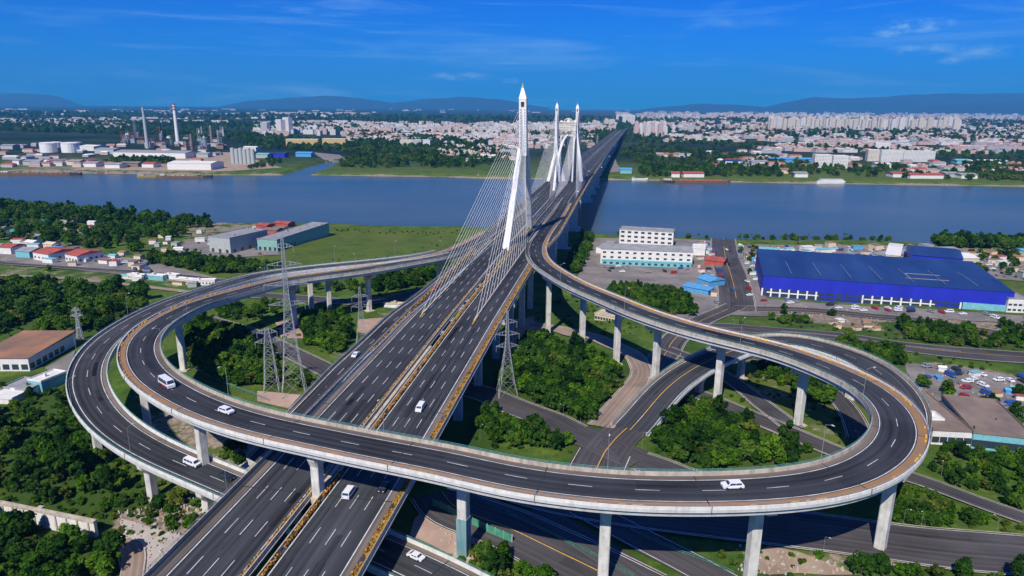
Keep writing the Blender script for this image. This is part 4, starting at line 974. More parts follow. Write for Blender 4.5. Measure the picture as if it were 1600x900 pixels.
def park(poly, n, label, group, kinds=('car', 'suv', 'van'), ang=None):
    W = wpoly(poly); xs = [p[0] for p in W]; ys = [p[1] for p in W]; k = 0; done = []; tries = 0
    while k < n and tries < n*60:
        tries += 1; x, y = rng.uniform(min(xs), max(xs)), rng.uniform(min(ys), max(ys))
        if not inside(W, np.array([x]), np.array([y]))[0] or any((x-a)**2+(y-b)**2 < 26 for a, b in done): continue
        done.append((x, y)); pt = PAINTS[rng.integers(len(PAINTS))]
        colw = {'car_white': 'white', 'car_silver': 'silver', 'car_black': 'black', 'car_red': 'red', 'car_blue': 'blue'}[pt.name]
        vehicle(kinds[rng.integers(len(kinds))], pt, (x, y, G(x, y)+.5), (ang if ang is not None else rng.choice([0.2, 1.77]))+rng.normal(0, .12), label % colw, group+' '+colw, parts=(y < 330), cat='car', name='parked_car'); k += 1
park([(1440, 570), (1600, 590), (1600, 680), (1500, 670), (1450, 625)], 34, '%s vehicle parked in the cluttered yard right of the loop', 'vehicles in the yard right of the loop,')
park([(1190, 386), (1560, 394), (1590, 425), (1400, 408), (1190, 402)], 78, '%s vehicle parked behind the blue factory', 'vehicles behind the blue factory,')
park([(1090, 380), (1122, 382), (1138, 480), (1100, 470)], 24, '%s vehicle parked left of the wide avenue', 'vehicles left of the avenue,')
park([(1152, 385), (1180, 388), (1182, 470), (1165, 470)], 14, '%s vehicle parked between the avenue and the blue factory', 'vehicles right of the avenue,')
park([(1190, 468), (1580, 495), (1580, 500), (1190, 476)], 22, '%s vehicle parked along the front of the blue factory', 'vehicles before the blue factory,')
park([(940, 415), (1080, 420), (1080, 427), (930, 424)], 12, '%s vehicle parked in front of the white office block', 'vehicles by the white office block,')
park([(150, 402), (230, 408), (235, 425), (170, 420)], 12, '%s vehicle parked near the red roofed houses', 'vehicles by the red roofed houses,')
park([(300, 375), (330, 385), (400, 402), (430, 398), (400, 384), (330, 366)], 12, '%s vehicle parked around the grey warehouse', 'vehicles round the grey warehouse,')

# ------------------------------------------------------------------ buildings
def wall_mat(base, name, winc=(0.05, 0.07, 0.09), w=3.2, h=3.1, fw=.55, fh=.5, blend=1.0):
    m = mat(name, base, .8, var=.1, scale=.2); t = m.node_tree; b = t.nodes['Principled BSDF']; src = b.inputs['Base Color'].links[0].from_socket
    uv = N(t, 'ShaderNodeUVMap'); sp_ = N(t, 'ShaderNodeSeparateXYZ'); t.links.new(uv.outputs[0], sp_.inputs[0])
    fx = mth('FRACT', mth('DIVIDE', sp_.outputs[0], w, t), None, t); fy = mth('FRACT', mth('DIVIDE', sp_.outputs[1], h, t), None, t)
    a = mth('MULTIPLY', mth('GREATER_THAN', fx, 1-fw, t), mth('GREATER_THAN', fy, 1-fh, t), t); a = mth('MULTIPLY', a, mth('LESS_THAN', fy, .92, t), t)
    a = mth('MULTIPLY', mth('MULTIPLY', a, mth('GREATER_THAN', sp_.outputs[1], 0, t), t), blend, t)
    mx = N(t, 'ShaderNodeMix', data_type='RGBA'); t.links.new(a, mx.inputs[0]); t.links.new(src, mx.inputs[6]); mx.inputs[7].default_value = (*winc, 1); t.links.new(mx.outputs[2], b.inputs['Base Color']); return m
FW = wall_mat((0.66, 0.65, 0.63), 'facade_white'); FC = wall_mat((0.60, 0.54, 0.45), 'facade_cream'); FG = wall_mat((0.42, 0.44, 0.46), 'facade_grey'); FP_ = wall_mat((0.58, 0.42, 0.38), 'facade_pink'); FY = wall_mat((0.62, 0.45, 0.17), 'facade_yellow', h=3.4, fw=.6)
FB = wall_mat((0.05, 0.16, 0.42), 'facade_blue')
WQ = MB(); WQ.box((0, 0, 0), (1, .1, 1)); WIN = WQ.mesh('window', GLASS)
def frame_of(px0, px1, z=None):
    a, b = T(*px0), T(*px1); d = b-a; return a, b, float(np.hypot(d[0], d[1])), math.atan2(d[1], d[0])
def building(name, label, px0, px1, depth, h, wall, roofm, roof='flat', wins=None, rise=1.5, over=.5, group=None, cat='building', wall_skip=None, win_y=None):
    """px0, px1: foot of the front wall, left and right end"""
    a, b, L, rz = frame_of(px0, px1); z0 = min(G(a[0], a[1]), G(b[0], b[1]))
    e = empty(name, (a[0], a[1], z0), rz, label, cat, group)
    q = MB(); q.box((L/2, depth/2, -2), (L, depth, h+2)); w = q.build('wall', wall, e)
    q = MB()
    if roof == 'flat':
        q.box((L/2, depth/2, h-.02), (L+over, depth+over, .35))
        for (x, y, lx, ly) in ((L/2, 0, L+over, .3), (L/2, depth, L+over, .3), (0, depth/2, .3, depth), (L, depth/2, .3, depth)): q.box((x, y, h+.33), (lx, ly, .5))
        for _ in range(max(1, int(L*depth/260))):
            q.box((rng.uniform(1.5, L-1.5), rng.uniform(1.5, max(1.6, depth-1.5)), h+.33), (rng.uniform(.8, 2.2), rng.uniform(.8, 2), rng.uniform(.5, 1.5)))
    elif roof == 'gable':
        o = over; R0 = [(-o, -o, h), (-o, depth/2, h+rise), (-o, depth+o, h)]; R1 = [(L+o, -o, h), (L+o, depth/2, h+rise), (L+o, depth+o, h)]
        q.poly([R0[0], R1[0], R1[1], R0[1]]); q.poly([R0[1], R1[1], R1[2], R0[2]]); q.poly(R0[::-1]); q.poly(R1); q.poly([R0[0], R0[2], R1[2], R1[0]])
    elif roof == 'shed':
        o = over; q.poly([(-o, -o, h), (L+o, -o, h), (L+o, depth+o, h+rise), (-o, depth+o, h+rise)]); q.poly([(-o, -o, h), (-o, depth+o, h+rise), (-o, depth+o, h), ]); q.poly([(L+o, -o, h), (L+o, depth+o, h), (L+o, depth+o, h+rise)]); q.poly([(-o, depth+o, h), (-o, depth+o, h+rise), (L+o, depth+o, h+rise), (L+o, depth+o, h)])
    q.build('roof', roofm, e)
    if wins:
        nx, ny, ww, wh, z1, dz = wins
        for r_ in range(ny):
            for c in range(nx):
                o_ = link('window', WIN, e); o_.location = ((c+.5)*L/nx, -.03, z1+r_*dz); o_.scale = (ww, 1, wh)
        ns = int(depth/(L/nx))
        for r_ in range(ny):
            for c in range(min(ns, 6)):
                o_ = link('window', WIN, e); o_.location = (L+.03, (c+.5)*depth/ns if ns else 1, z1+r_*dz); o_.rotation_euler = (0, 0, math.pi/2); o_.scale = (ww, 1, wh)
    return e, L
# blue factory
e, L = building('factory', 'long bright blue factory hall with deep blue fascia and white ground floor bays', (1190, 462), (1580, 487), 78, 14.5, BLUEW, ROOFB, 'shed', rise=3.5, over=.3)
q = MB()
for k in range(26):
    x = (k+.5)*L/26
    if not (6 < k < 11 or 18 < k < 21): q.box((x-L/52, -.25, 0), (1.0, .5, 5.6))
q.box((L*.13, -.2, 2.6), (L*.22, .35, .7)); q.box((L*.57, -.2, 2.6), (L*.28, .35, .7)); q.build('wall_frame', WHT, e)
for k in range(26):
    o_ = link('window', WIN, e); o_.location = ((k+.5)*L/26, -.06, .4); o_.scale = (L/26*.78, 1, 2.1)
    o_ = link('window', WIN, e); o_.location = ((k+.5)*L/26, -.06, 3.5); o_.scale = (L/26*.78, 1, 1.7)
q = MB(); q.box((L*.9, -.35, 0), (L*.17, .7, 5.8)); q.build('pale_panel', AQUA, e)
q = MB()
for k in range(7): q.box((L*(.12+.125*k), 39, 14.6+3.5*39/78), (.22, 70, .12))
q.box((L*.70, 30, 15.9), (22, .5, .25)); q.box((L*.70, 18, 15.35), (26, .5, .25)); q.box((L*.63, 24, 15.6), (.5, 12, .25)); q.build('roof_light', ROOFG, e)
building('factory_wing', 'dark blue taller wing behind the blue factory', (1420, 425), (1500, 432), 45, 14, BLUEW, ROOFB, 'gable', rise=3)
building('annex', 'white and blue annex at the right end of the blue factory', (1572, 488), (1604, 489), 26, 9, WALLW, ROOFG, wins=(4, 2, 2, 1.3, 1.2, 3.4))
# white offices
building('office_block', 'long white three storey office with grey pitched roof near the shore', (938, 412), (1081, 417), 26, 13, WALLW, ROOFG, 'gable', rise=2.2, wins=(12, 3, 2.6, 1.6, 1.4, 4.0))
e, L = building('office_wing', 'turquoise painted ground floor canopy along the white office', (940, 413), (1080, 418), 2.0, 3.6, AQUA, AQUA, wins=(14, 1, 2.4, 1.8, .8, 3)); 
building('office_block', 'white three storey block with open terraces behind the long white office', (967, 384), (1051, 387), 16, 16, WALLW, ROOFG, wins=(8, 3, 3.4, 1.9, 4.5, 4.2))
building('shed', 'small white shed left of the long white office', (931, 396), (947, 397), 30, 6, WALLW, ROOFG)
building('shed', 'white flat roofed shed right of the long white office', (1081, 399), (1101, 400), 18, 6.5, WALLW, WALLW)
building('shed', 'bright blue roofed shed beside the parking left of the avenue', (1088, 444), (1108, 450), 15, 5, SKYB, SKYB, 'gable', rise=2)
building('shed', 'small light blue shed in front of the bright blue roofed shed', (1066, 455), (1106, 462), 8, 4, SKYB, SKYB, 'shed', rise=1)
building('shed', 'dark red roofed shed left of the avenue', (1100, 415), (1130, 417), 18, 5, ROOFR, ROOFR, 'gable', rise=2)
building('shed', 'white long roofed hall behind the middle of the blue factory', (1382, 412), (1404, 414), 60, 8, WALLC, WALLW, 'gable', rise=2.5)
building('shed', 'cream hall behind the right end of the blue factory', (1460, 416), (1528, 418), 26, 8, WALLC, WALLW, 'gable', rise=2)
building('shed', 'grey hall left of the white long roofed hall', (1362, 408), (1382, 412), 50, 7, WALLG, ROOFG, 'gable', rise=2)
building('shed', 'white shed far right behind the parking by the shore', (1450, 398), (1496, 399), 16, 5, WALLW, ROOFG, 'gable', rise=1.5)
building('shed', 'teal and white shed at the corner of avenue and shore', (1186, 399), (1215, 401), 16, 5, WALLW, AQUA, 'gable', rise=1.5)
building('pavilion', 'low cream pavilion under the curved ramp', (929, 500), (968, 503), 9, 4, WALLC, TANC, wins=(9, 1, 1.4, 1.7, 1, 3))
# right near buildings
building('workshop', 'brown roofed white workshop right of the loop', (1454, 694), (1516, 698), 34, 5.5, WALLW, ROOFBR, wins=(5, 1, 2.4, 2.2, 1, 3))
building('workshop', 'light blue and white row of shops under a brown roof at the right edge', (1517, 700), (1612, 712), 32, 6, AQUA, ROOFBR, wins=(7, 1, 2.6, 2.6, 1, 3))
building('shelter', 'white arched shelter at the corner of the brown roofed workshop', (1452, 680), (1470, 681), 6, 6, WALLW, WALLW)
# left warehouses
building('warehouse', 'grey green warehouse with flat pale roof, left one of two', (328, 393), (361, 397), 46, 13.5, WALLG, ROOFG, wins=(3, 1, 3, 3, .5, 3))
building('warehouse', 'long teal fronted warehouse with pale roof, right one of two', (403, 391), (434, 393), 92, 10, TEALW, ROOFG, 'flat', wins=(4, 1, 2.5, 3, .5, 3))
building('house', 'white house with dark red roof, left of two beside the road', (53, 406), (77, 410), 24, 6.5, WALLW, ROOFR, 'gable', rise=2.5, wins=(4, 1, 1.8, 1.6, 2, 3))
building('house', 'white house with maroon roof, right of two beside the road', (103, 409), (122, 412), 22, 6.5, WALLW, ROOFR, 'gable', rise=2.5, wins=(4, 1, 1.8, 1.6, 2, 3))
building('house', 'pale blue house at the far left before the red roofed houses', (25, 402), (47, 404), 16, 5.5, AQUA, ROOFG, 'gable', rise=2)
building('house', 'small grey house at the left edge', (0, 397), (18, 398), 16, 6, WALLW, ROOFR, 'gable', rise=2)
for k, (x, y, w_, lab, rf) in enumerate(((20, 352, 18, 'grey roofed farmhouse deepest in the left wood', ROOFG), (60, 343, 20, 'pale farmhouse behind the left wood', WALLW), (88, 352, 22, 'grey farmhouse in the clearing of the left wood', ROOFG), (110, 346, 12, 'red roofed cottage in the left wood', ROOFR), (38, 385, 14, 'white cottage above the red roofed houses', WALLW), (68, 388, 14, 'cream cottage above the red roofed houses', WALLC), (45, 375, 14, 'tin roofed cottage between wood and houses', ROOFG))):
    building('cottage', lab, (x, y), (x+w_, y+1), 9, 4, WALLC, rf, 'gable', rise=1.6)
for k, (x, y, w_, lab) in enumerate(((400, 358, 16, 'brick red shed behind the warehouses, left'), (428, 355, 22, 'brick red shed by the left warehouses near the shore'), (412, 366, 20, 'rusty roofed shed between the two warehouses'), (418, 373, 14, 'maroon roofed hut between the two warehouses'))):
    building('shed', lab, (x, y), (x+w_, y+1), 14, 4.5, ROOFR, ROOFR if k != 2 else ROOFBR, 'gable', rise=1.5)
for k, (x0, y0, x1, y1, c_, lab) in enumerate(((232, 437, 255, 439, AQUA, 'turquoise container hut by the left road'), (258, 436, 276, 438, WALLW, 'white container hut by the left road'), (274, 443, 304, 446, WALLC, 'cream long container wall behind the outer ramp, left half'), (305, 446, 336, 446, WALLW, 'white long container wall behind the outer ramp, right half'), (200, 436, 222, 438, WALLW, 'small white hut before the container huts'))):
    building('container_hut', lab, (x0, y0), (x1, y1), 4, 3.4, c_, WALLW, wins=(6, 1, 1, 1, 1.2, 3) if k > 1 else None)
building('workshop', 'large rusty orange roofed workshop at the left edge', (-40, 580), (47, 580), 36, 6.5, WALLW, ROOFO, 'shed', rise=1.2, wins=(6, 1, 3.0, 2.6, .8, 3))
building('hut', 'white flat roofed hut in front of the rusty roofed workshop', (47, 611), (67, 613), 12, 5, AQUA, WALLW)
building('hut', 'lower grey roofed hut joined to the white hut', (5, 618), (47, 620), 11, 3.4, WALLW, ROOFG)
building('hut', 'white sheet roofed hut at the left edge below the workshop', (-20, 630), (20, 632), 10, 2.6, WALLW, WALLW)
e, L = building('long_shed', 'long low white shed wall with teal top in the bottom left trees', (0, 808), (150, 840), 1.0, 4.4, WALLW, CONS, wins=None, over=0)
q = MB()
for k in range(9): q.box(((k+.5)*L/9, -.12, 0), (.5, .3, 4.5))
q.build('pilaster', CONS, e)
building('garden_wall', 'white mural wall in the garden under the left ramp', (600, 480), (650, 484), 2.5, 3.0, WALLW, TANC)

# fences, netting and small clutter
def fence(name, pts, h, panel, label, cat='fence', posts=3.0, solid=True, base=0.35):
    P = Path([(*T(x, y)[:2], 0) for x, y in pts], 2.5, 1); P.p[:, 2] = ground(P.p[:, 0], P.p[:, 1])+base
    c = P.p[0].copy(); e = empty(name, (0, 0, 0), 0, label, cat); q = MB()
    for i in range(len(P.p)-1):
        a, b = P.p[i], P.p[i+1]
        if solid: q.poly([a, b, b+np.array([0, 0, h*.92]), a+np.array([0, 0, h*.92])]); n_ = np.array([*P.n[i], 0])*.05; q.poly([a+n_, a+n_+np.array([0, 0, h*.92]), b+n_+np.array([0, 0, h*.92]), b+n_])
        else:
            for f in (.5, .95): q.bar(a+np.array([0, 0, h*f]), b+np.array([0, 0, h*f]), .06)
    q.build('panel' if solid else 'rail', panel, e); q = MB()
    for i in range(len(P.p)): q.bar(P.p[i], P.p[i]+np.array([0, 0, h]), .07)
    q.build('posts', WHT if solid else panel, e)
    return e
fence('construction_fence', [(677, 793), (700, 803), (727, 817)], 2.6, GRN, 'green panel fence behind the netted pier, left of it')
fence('construction_fence', [(738, 822), (765, 835), (800, 850)], 2.6, GRN, 'green panel fence right of the netted pier')
fence('guard_rail', [(790, 805), (860, 838), (928, 872), (990, 905)], 1.1, GRN, 'green guard rail between the two bottom roads', solid=False)
fence('guard_rail', [(985, 832), (1050, 862), (1100, 880), (1146, 900)], 1.1, GRN, 'green guard rail beside the scrub at the bottom', solid=False)
fence('guard_rail', [(300, 575), (330, 592), (380, 612), (420, 628)], 1.1, TEAL, 'teal guard rail behind the left bend of the loop', solid=False)
fence('hedge_rail', [(1500, 552), (1400, 541), (1300, 527), (1220, 520)], 1.0, GREYR, 'grey median rail along the road behind the right bend', solid=False)
# teal netting round the pier beside the construction yard
i_, _d = LP.near(*T(722, 860)[:2]); P_ = T(722, 860); off_ = float(np.dot(P_[:2]-LP.p[i_, :2], LP.n[i_])); off_ = max(-2.6, min(2.6, off_)); bp_ = LP.off(i_, off_)
q = MB(); zb = G(bp_[0], bp_[1]); q.box((bp_[0], bp_[1], zb+.5), (2.75, 2.75, 10.5), math.atan2(LP.t[i_, 1], LP.t[i_, 0]), bottom=False)
q.build('scaffold_net', mat('teal_net', (0.08, 0.22, 0.24), .9, col2=(0.24, 0.33, 0.35), scale=.6, stretch=(1, 1, .15)), loop)
CL = 0
def clutter(poly, n, names, label, group, size=(3, 7), h=(1.5, 3.2)):
    W = wpoly(poly); xs = [p[0] for p in W]; ys = [p[1] for p in W]; k = 0; done = []; tries = 0
    while k < n and tries < n*80:
        tries += 1; x, y = rng.uniform(min(xs), max(xs)), rng.uniform(min(ys), max(ys))
        if not inside(W, np.array([x]), np.array([y]))[0] or any((x-a)**2+(y-b)**2 < (size[1]*1.3)**2 for a, b in done): continue
        if any(P.near(x, y)[1] < hw+3 for P, hw in ROADS): continue
        done.append((x, y)); cn, wm, rm = names[rng.integers(len(names))]; w_, d_ = rng.uniform(*size), rng.uniform(size[0], size[1])*.7; hh = rng.uniform(*h)
        e = empty('hut', (x, y, G(x, y)), rng.uniform(-.3, .3)+(1.57 if rng.random() < .3 else 0), label % cn, 'hut', group+' '+cn)
        q = MB(); q.box((0, 0, -.5), (w_, d_, hh+.5)); q.build('wall', wm, e)
        q = MB(); a, b = w_/2+.25, d_/2+.25
        if rng.random() < .5:
            q.poly([(-a, -b, hh), (a, -b, hh), (a, 0, hh+.8), (-a, 0, hh+.8)]); q.poly([(-a, 0, hh+.8), (a, 0, hh+.8), (a, b, hh), (-a, b, hh)]); q.poly([(-a, -b, hh), (-a, 0, hh+.8), (-a, b, hh)]); q.poly([(a, -b, hh), (a, b, hh), (a, 0, hh+.8)])
        else: q.box((0, 0, hh), (a*2, b*2, .15))
        q.build('roof', rm, e); k += 1
PAL = [('white', WALLW, WALLW), ('blue', SKYB, SKYB), ('red', WALLW, ROOFR), ('brown', WALLC, ROOFBR), ('grey', WALLG, ROOFG), ('turquoise', WALLW, AQUA), ('rusty', WALLC, ROOFO)]
clutter([(1440, 566), (1600, 590), (1600, 690), (1520, 690), (1450, 640)], 16, PAL, 'small %s hut or tarpaulin stall in the yard right of the loop', 'huts in the yard right of the loop,', (2, 4.5), (1.5, 2.6))
clutter([(0, 380), (50, 372), (120, 392), (230, 400), (240, 430), (120, 420), (0, 395)], 26, PAL, 'small %s hut in the left roadside village', 'huts of the left village,', (5, 11), (2.5, 4.5))
clutter([(0, 340), (150, 350), (150, 375), (0, 372)], 16, PAL, 'small %s farm hut in the left meadow', 'huts in the left meadow,', (5, 10), (2.5, 4))
clutter([(220, 375), (330, 362), (320, 385), (250, 398)], 10, PAL, 'small %s shack left of the grey warehouse', 'shacks left of the grey warehouse,', (4, 9), (2, 4))
clutter([(400, 355), (450, 352), (470, 362), (420, 380), (400, 372)], 9, [PAL[2], PAL[3], PAL[6]], 'low %s shack behind the two warehouses', 'shacks behind the two warehouses,', (6, 14), (2.5, 4))
clutter([(1180, 384), (1620, 392), (1620, 440), (1560, 420), (1400, 408), (1190, 400)], 44, PAL, 'small %s shed behind the blue factory', 'sheds behind the blue factory,', (5, 12), (2.5, 5))
clutter([(1085, 376), (1125, 380), (1138, 475), (1095, 470)], 14, PAL, 'small %s stall left of the wide avenue', 'stalls left of the avenue,', (3, 7), (2, 3.5))
clutter([(1155, 386), (1182, 388), (1180, 470), (1168, 472)], 9, PAL, 'small %s kiosk right of the wide avenue', 'kiosks right of the avenue,', (3, 6), (2, 3.5))
clutter([(195, 430), (345, 440), (340, 452), (200, 440)], 9, PAL, 'small %s container by the left dirt road', 'containers by the left dirt road,', (3, 8), (2, 3))
clutter([(1290, 500), (1390, 508), (1380, 522), (1290, 515)], 7, [PAL[3], PAL[0], PAL[6]], 'small %s shack on the bare ground before the factory', 'shacks before the factory,', (2.5, 6), (1.5, 2.5))

# ------------------------------------------------------------------ far bank: industry, boats, town
def cyl(name, label, cat, px, py, r, h, mt, group=None, dome=0.15, z=None, seg=20, parts=()):
    p = T(px, py); e = empty(name, tuple(p), 0, label, cat, group)
    q = MB(); lathe(q, [(r, -2), (r, h), (r*.9, h+r*dome*.6), (0.01, h+r*dome)], seg); q.build('shell', mt, e, smooth=False)
    q = MB(); lathe(q, [(r*1.02, h-.6), (r*1.04, h), (r*1.02, h+.3)], seg); q.build('rim', STEEL, e); return e
for px, w_ in ((77, 11), (111, 11.5), (88, 9), (120, 8)): cyl('storage_tank', 'round white storage tank %s on the far left bank' % {77: 'leftmost in front', 111: 'second from left in front', 88: 'partly hidden behind the leftmost', 120: 'rightmost, behind the second'}[px], 'tank', px, 238 if px in (77, 111) else 234, w_*1.85, 24 if px in (77, 111) else 20, WHT if px != 120 else WALLG)
for k in range(6): cyl('silo', 'pale grey concrete silo number %s from the left in the riverside row' % ('one', 'two', 'three', 'four', 'five', 'six')[k], 'silo', 365+6.2*k, 256, 4.6, 33-2*(k % 2), WALLG, 'riverside silos', .5)
def chimney(px, py, h, r, label, band=None):
    p = T(px, py); e = empty('chimney', tuple(p), 0, label, 'chimney'); q = MB(); lathe(q, [(r, -2), (r*.62, h)], 14); q.build('shaft', WALLG if not band else WHT, e)
    for a in (.86, .93, 1.0): q = MB(); lathe(q, [(r*(.63+.38*(1-a))+.25, h*a-h*.035), (r*(.63+.38*(1-a))+.2, h*a)], 14); q.build('band', ROOFR if band else ROOFG, e)
chimney(231, 232, 118, 5.5, 'tall dark grey chimney, left of the two over the refinery'); chimney(278, 222, 128, 6.5, 'tallest white chimney with red band, right of the two', True)
chimney(312, 214, 32, 4, 'short white stack right of the tallest chimney', True); chimney(350, 218, 46, 4, 'slim pale stack behind the silos'); chimney(477, 206, 34, 4.5, 'short white chimney beyond the yellow blocks')
for k in range(46):
    px, py = rng.uniform(186, 350), rng.uniform(212, 234); p = T(px, py); h = rng.choice([12, 18, 26, 40, 58], p=[.3, .3, .2, .15, .05])*rng.uniform(.8, 1.2); r = rng.uniform(2.5, 7) if h < 30 else rng.uniform(1.5, 3)
    nm = rng.choice(['column', 'frame', 'block']); mt = [STEEL, WALLG, WALLW, ROOFG, ROOFBR][rng.integers(5)]
    e = empty('refinery_%s' % {'column': 'tower', 'frame': 'scaffolding', 'block': 'unit'}[nm], tuple(p), rng.uniform(-.2, .2), 'refinery %s of grey steel and pipes beneath the tall chimneys' % {'column': 'tower', 'frame': 'scaffold', 'block': 'unit'}[nm], 'refinery unit', 'refinery units')
    q = MB()
    if nm == 'column': lathe(q, [(r, -1), (r, h), (0.1, h+r)], 10)
    elif nm == 'block': q.box((0, 0, -1), (r*4, r*3, h*.55)); q.box((r, 0, h*.5), (r, r, h*.2))
    q.build('vessel' if nm == 'column' else 'casing', mt, e) if q.v else None
    q = MB(); n = int(h/5)+1
    for z in range(n): q.box((0, 0, z*5), (r*2.6, r*2.6, .4))
    for sx in (-1, 1):
        for sy in (-1, 1): q.bar((sx*r*1.2, sy*r*1.2, 0), (sx*r*1.2, sy*r*1.2, n*5-4), .35)
    q.build('frame', STEEL if k % 3 else ROOFR, e)
building('long_shed', 'very long white industrial hall before the refinery', (177, 246), (290, 248), 70, 13, WALLW, ROOFG, 'gable', rise=4)
building('warehouse', 'white riverside warehouse left of the silos', (262, 265), (330, 266), 55, 13, WALLW, WALLW, 'gable', rise=3)
building('shed', 'dark shed left of the long white hall', (148, 240), (178, 241), 40, 12, WALLG, ROOFG, 'gable', rise=3)
building('shed', 'white shed between the tanks and the long white hall', (124, 235), (147, 236), 50, 12, WALLW, WALLW, 'gable', rise=3)
for x0, x1, y, lab, m_, rf in ((130, 150, 261, 'white front quay shed, left of three', WALLW, ROOFG), (164, 187, 263, 'white front quay shed, middle of three', WALLW, ROOFG), (188, 216, 261, 'dark quay shed, right of three', ROOFBR, ROOFBR), (222, 240, 262, 'small white quay hut before the dark trees', WALLW, ROOFR),
                          (20, 30, 257, 'white hut at the far left quay', WALLW, ROOFG), (36, 62, 258, 'dark workshop at the far left quay', WALLG, ROOFG), (62, 100, 257, 'brick and green workshop row on the left quay', ROOFR, ROOFBR), (106, 124, 258, 'cream quay shed right of the brick workshops', WALLC, ROOFG),
                          (400, 418, 247, 'grey hall with blue end right of the silos', WALLG, AQUA), (418, 445, 246, 'deep blue hall with yellow panel right of the silos', BLUEW, ROOFB), (462, 486, 245, 'blue yard shed by the creek', SKYB, SKYB), (380, 400, 236, 'white hall behind the silos', WALLW, WALLW),
                          (1, 20, 233, 'grey shed at the far left behind the quay', WALLG, ROOFG), (290, 325, 246, 'grey blue hall right of the very long hall', WALLG, ROOFG),
                          (1133, 1160, 257, 'blue and white works across the river', WALLW, ROOFB), (1049, 1062, 277, 'white station hut under a red roof on the far shore, left', WALLW, ROOFR), (1068, 1100, 277, 'white station hall under a red roof on the far shore', WALLW, ROOFR), (969, 987, 271, 'pale blue roofed shed at the bridge foot', AQUA, SKYB),
                          (1163, 1200, 258, 'low white workshop right of the blue works', WALLW, ROOFG), (1205, 1268, 254, 'long blue roofed depot across the river', SKYB, SKYB), (1242, 1262, 277, 'white cottage left of the white river ferry', WALLW, ROOFG), (1220, 1232, 271, 'cream shrine like hut on the far bank', WALLC, ROOFO),
                          (1395, 1420, 277, 'red roofed white terrace, left part', WALLW, ROOFR), (1422, 1474, 279, 'red roofed white terrace, right part', WALLW, ROOFR), (1477, 1498, 277, 'grey hall right of the red roofed terrace', WALLG, ROOFG), (1502, 1527, 279, 'white two storey house right of the grey hall', WALLW, ROOFG),
                          (1370, 1392, 262, 'white clinic below the long white block', WALLW, WALLW), (1495, 1515, 256, 'aqua glasshouse standing left of the long one', AQUA, AQUA), (1518, 1575, 257, 'aqua glasshouse row on the far right bank', AQUA, WALLW), (728, 748, 255, 'white riverside villa left of the bridge', WALLW, ROOFG), (746, 776, 249, 'white terraced hotel left of the bridge', FW, WALLW)):
    D = 135/math.tan((y-165+4)/1067)
    building('shed' if m_ not in (FW,) else 'hotel', lab, (x0, y), (x1, y+.3), 28, 4.5*D/1067+2, m_, rf, 'gable', rise=3, over=1)
for x0, x1, y, h, m_, lab in ((447, 497, 228, 22, FY, 'yellow ochre slab block, left of two'), (504, 540, 228, 24, FY, 'yellow ochre slab block, right of two'), (432, 440, 209, 28, FW, 'white tower pair beyond the yellow blocks, left'), (443, 452, 209, 32, FW, 'white tower pair beyond the yellow blocks, right'), (408, 418, 209, 22, FG, 'grey block left of the white tower pair'), (625, 645, 229, 22, FC, 'cream block in the far green park, left'), (645, 658, 230, 24, FG, 'grey block in the far green park, middle'), (658, 672, 230, 24, FW, 'white block in the far green park, right'),
                          (1272, 1298, 262, 30, FW, 'white striped block above the river, left half'), (1301, 1324, 263, 29, FW, 'white striped block above the river, right half'), (1355, 1375, 252, 30, FC, 'left wing of the long white many windowed block'), (1376, 1410, 253, 30, FW, 'middle of the long white many windowed block'), (1411, 1460, 253, 28, FW, 'right wing of the long white many windowed block'), (1367, 1390, 236, 26, FW, 'white block behind the long many windowed block')):
    building('apartment_block', lab, (x0, y), (x1, y+.4), 18 if h < 28 else 22, h*.95 if y > 215 else h*2.2, m_, WALLW)

# boats
def boat(px, py, L, W, H, hull, house, label, cat='barge', cargo=None, tiers=1):
    p = at(px, py, 0); e = empty('barge' if cat == 'barge' else 'ferry', tuple(p), R(2)+rng.normal(0, .02), label, cat)
    q = MB(); xs = [(-.5, .55), (-.44, .9), (-.3, 1), (.35, 1), (.45, .75), (.5, .15)]; rings = []
    for f, w in xs: sh = 1+.35*max(0, abs(f)-.35)/.15; rings.append([(f*L*.97, -W/2*w*.8, -.6), (f*L, -W/2*w, H*sh), (f*L, W/2*w, H*sh), (f*L*.97, W/2*w*.8, -.6)])
    for a, b in zip(rings, rings[1:]):
        for k in range(3): q.poly([a[k], b[k], b[k+1], a[k+1]][::-1])
    q.poly(rings[0]); q.poly(rings[-1][::-1]); q.build('hull', hull, e)
    if cargo:
        q = MB()
        for k in range(int(L/11)-2): q.box((-L*.28+k*9.0+rng.uniform(-1, 1), 0, H*.7), (8.5, W*.72, rng.uniform(1.2, 3.0)), 0, top=.75)
        q.build('cargo', cargo, e)
    q = MB()
    for t_ in range(tiers): q.box((-L*.40 if tiers == 1 else 0, 0, H*.9+t_*2.7), ((L*.1 if tiers == 1 else L*.85)*(1-.12*t_), W*.7, 2.6)); q.box((-L*.40 if tiers == 1 else 0, 0, H*.9+t_*2.7+2.6), ((L*.11 if tiers == 1 else L*.87)*(1-.12*t_), W*.76, .15))
    w_ = q.build('cabin', house, e); q = MB()
    for k in range(3 if tiers == 1 else 12):
        for t_ in range(tiers): q.box(((-L*.44+k*L*.035) if tiers == 1 else -L*.38+k*L*.065, -W*.36, H*.9+t_*2.7+1.1), (1.1, .1, 1.0))
    q.build('window', GLASS, w_); q = MB(); q.bar((-L*.38, 0, H), (-L*.38, 0, H+9), .18); q.build('mast', STEEL, e); return e
HR = mat('hull_rust', (0.26, 0.12, 0.06), .8, col2=(0.14, 0.10, 0.08), scale=.2); HD = mat('hull_dark', (0.03, 0.035, 0.06), .6); HY = mat('hull_ochre', (0.38, 0.27, 0.08), .8, var=.3)
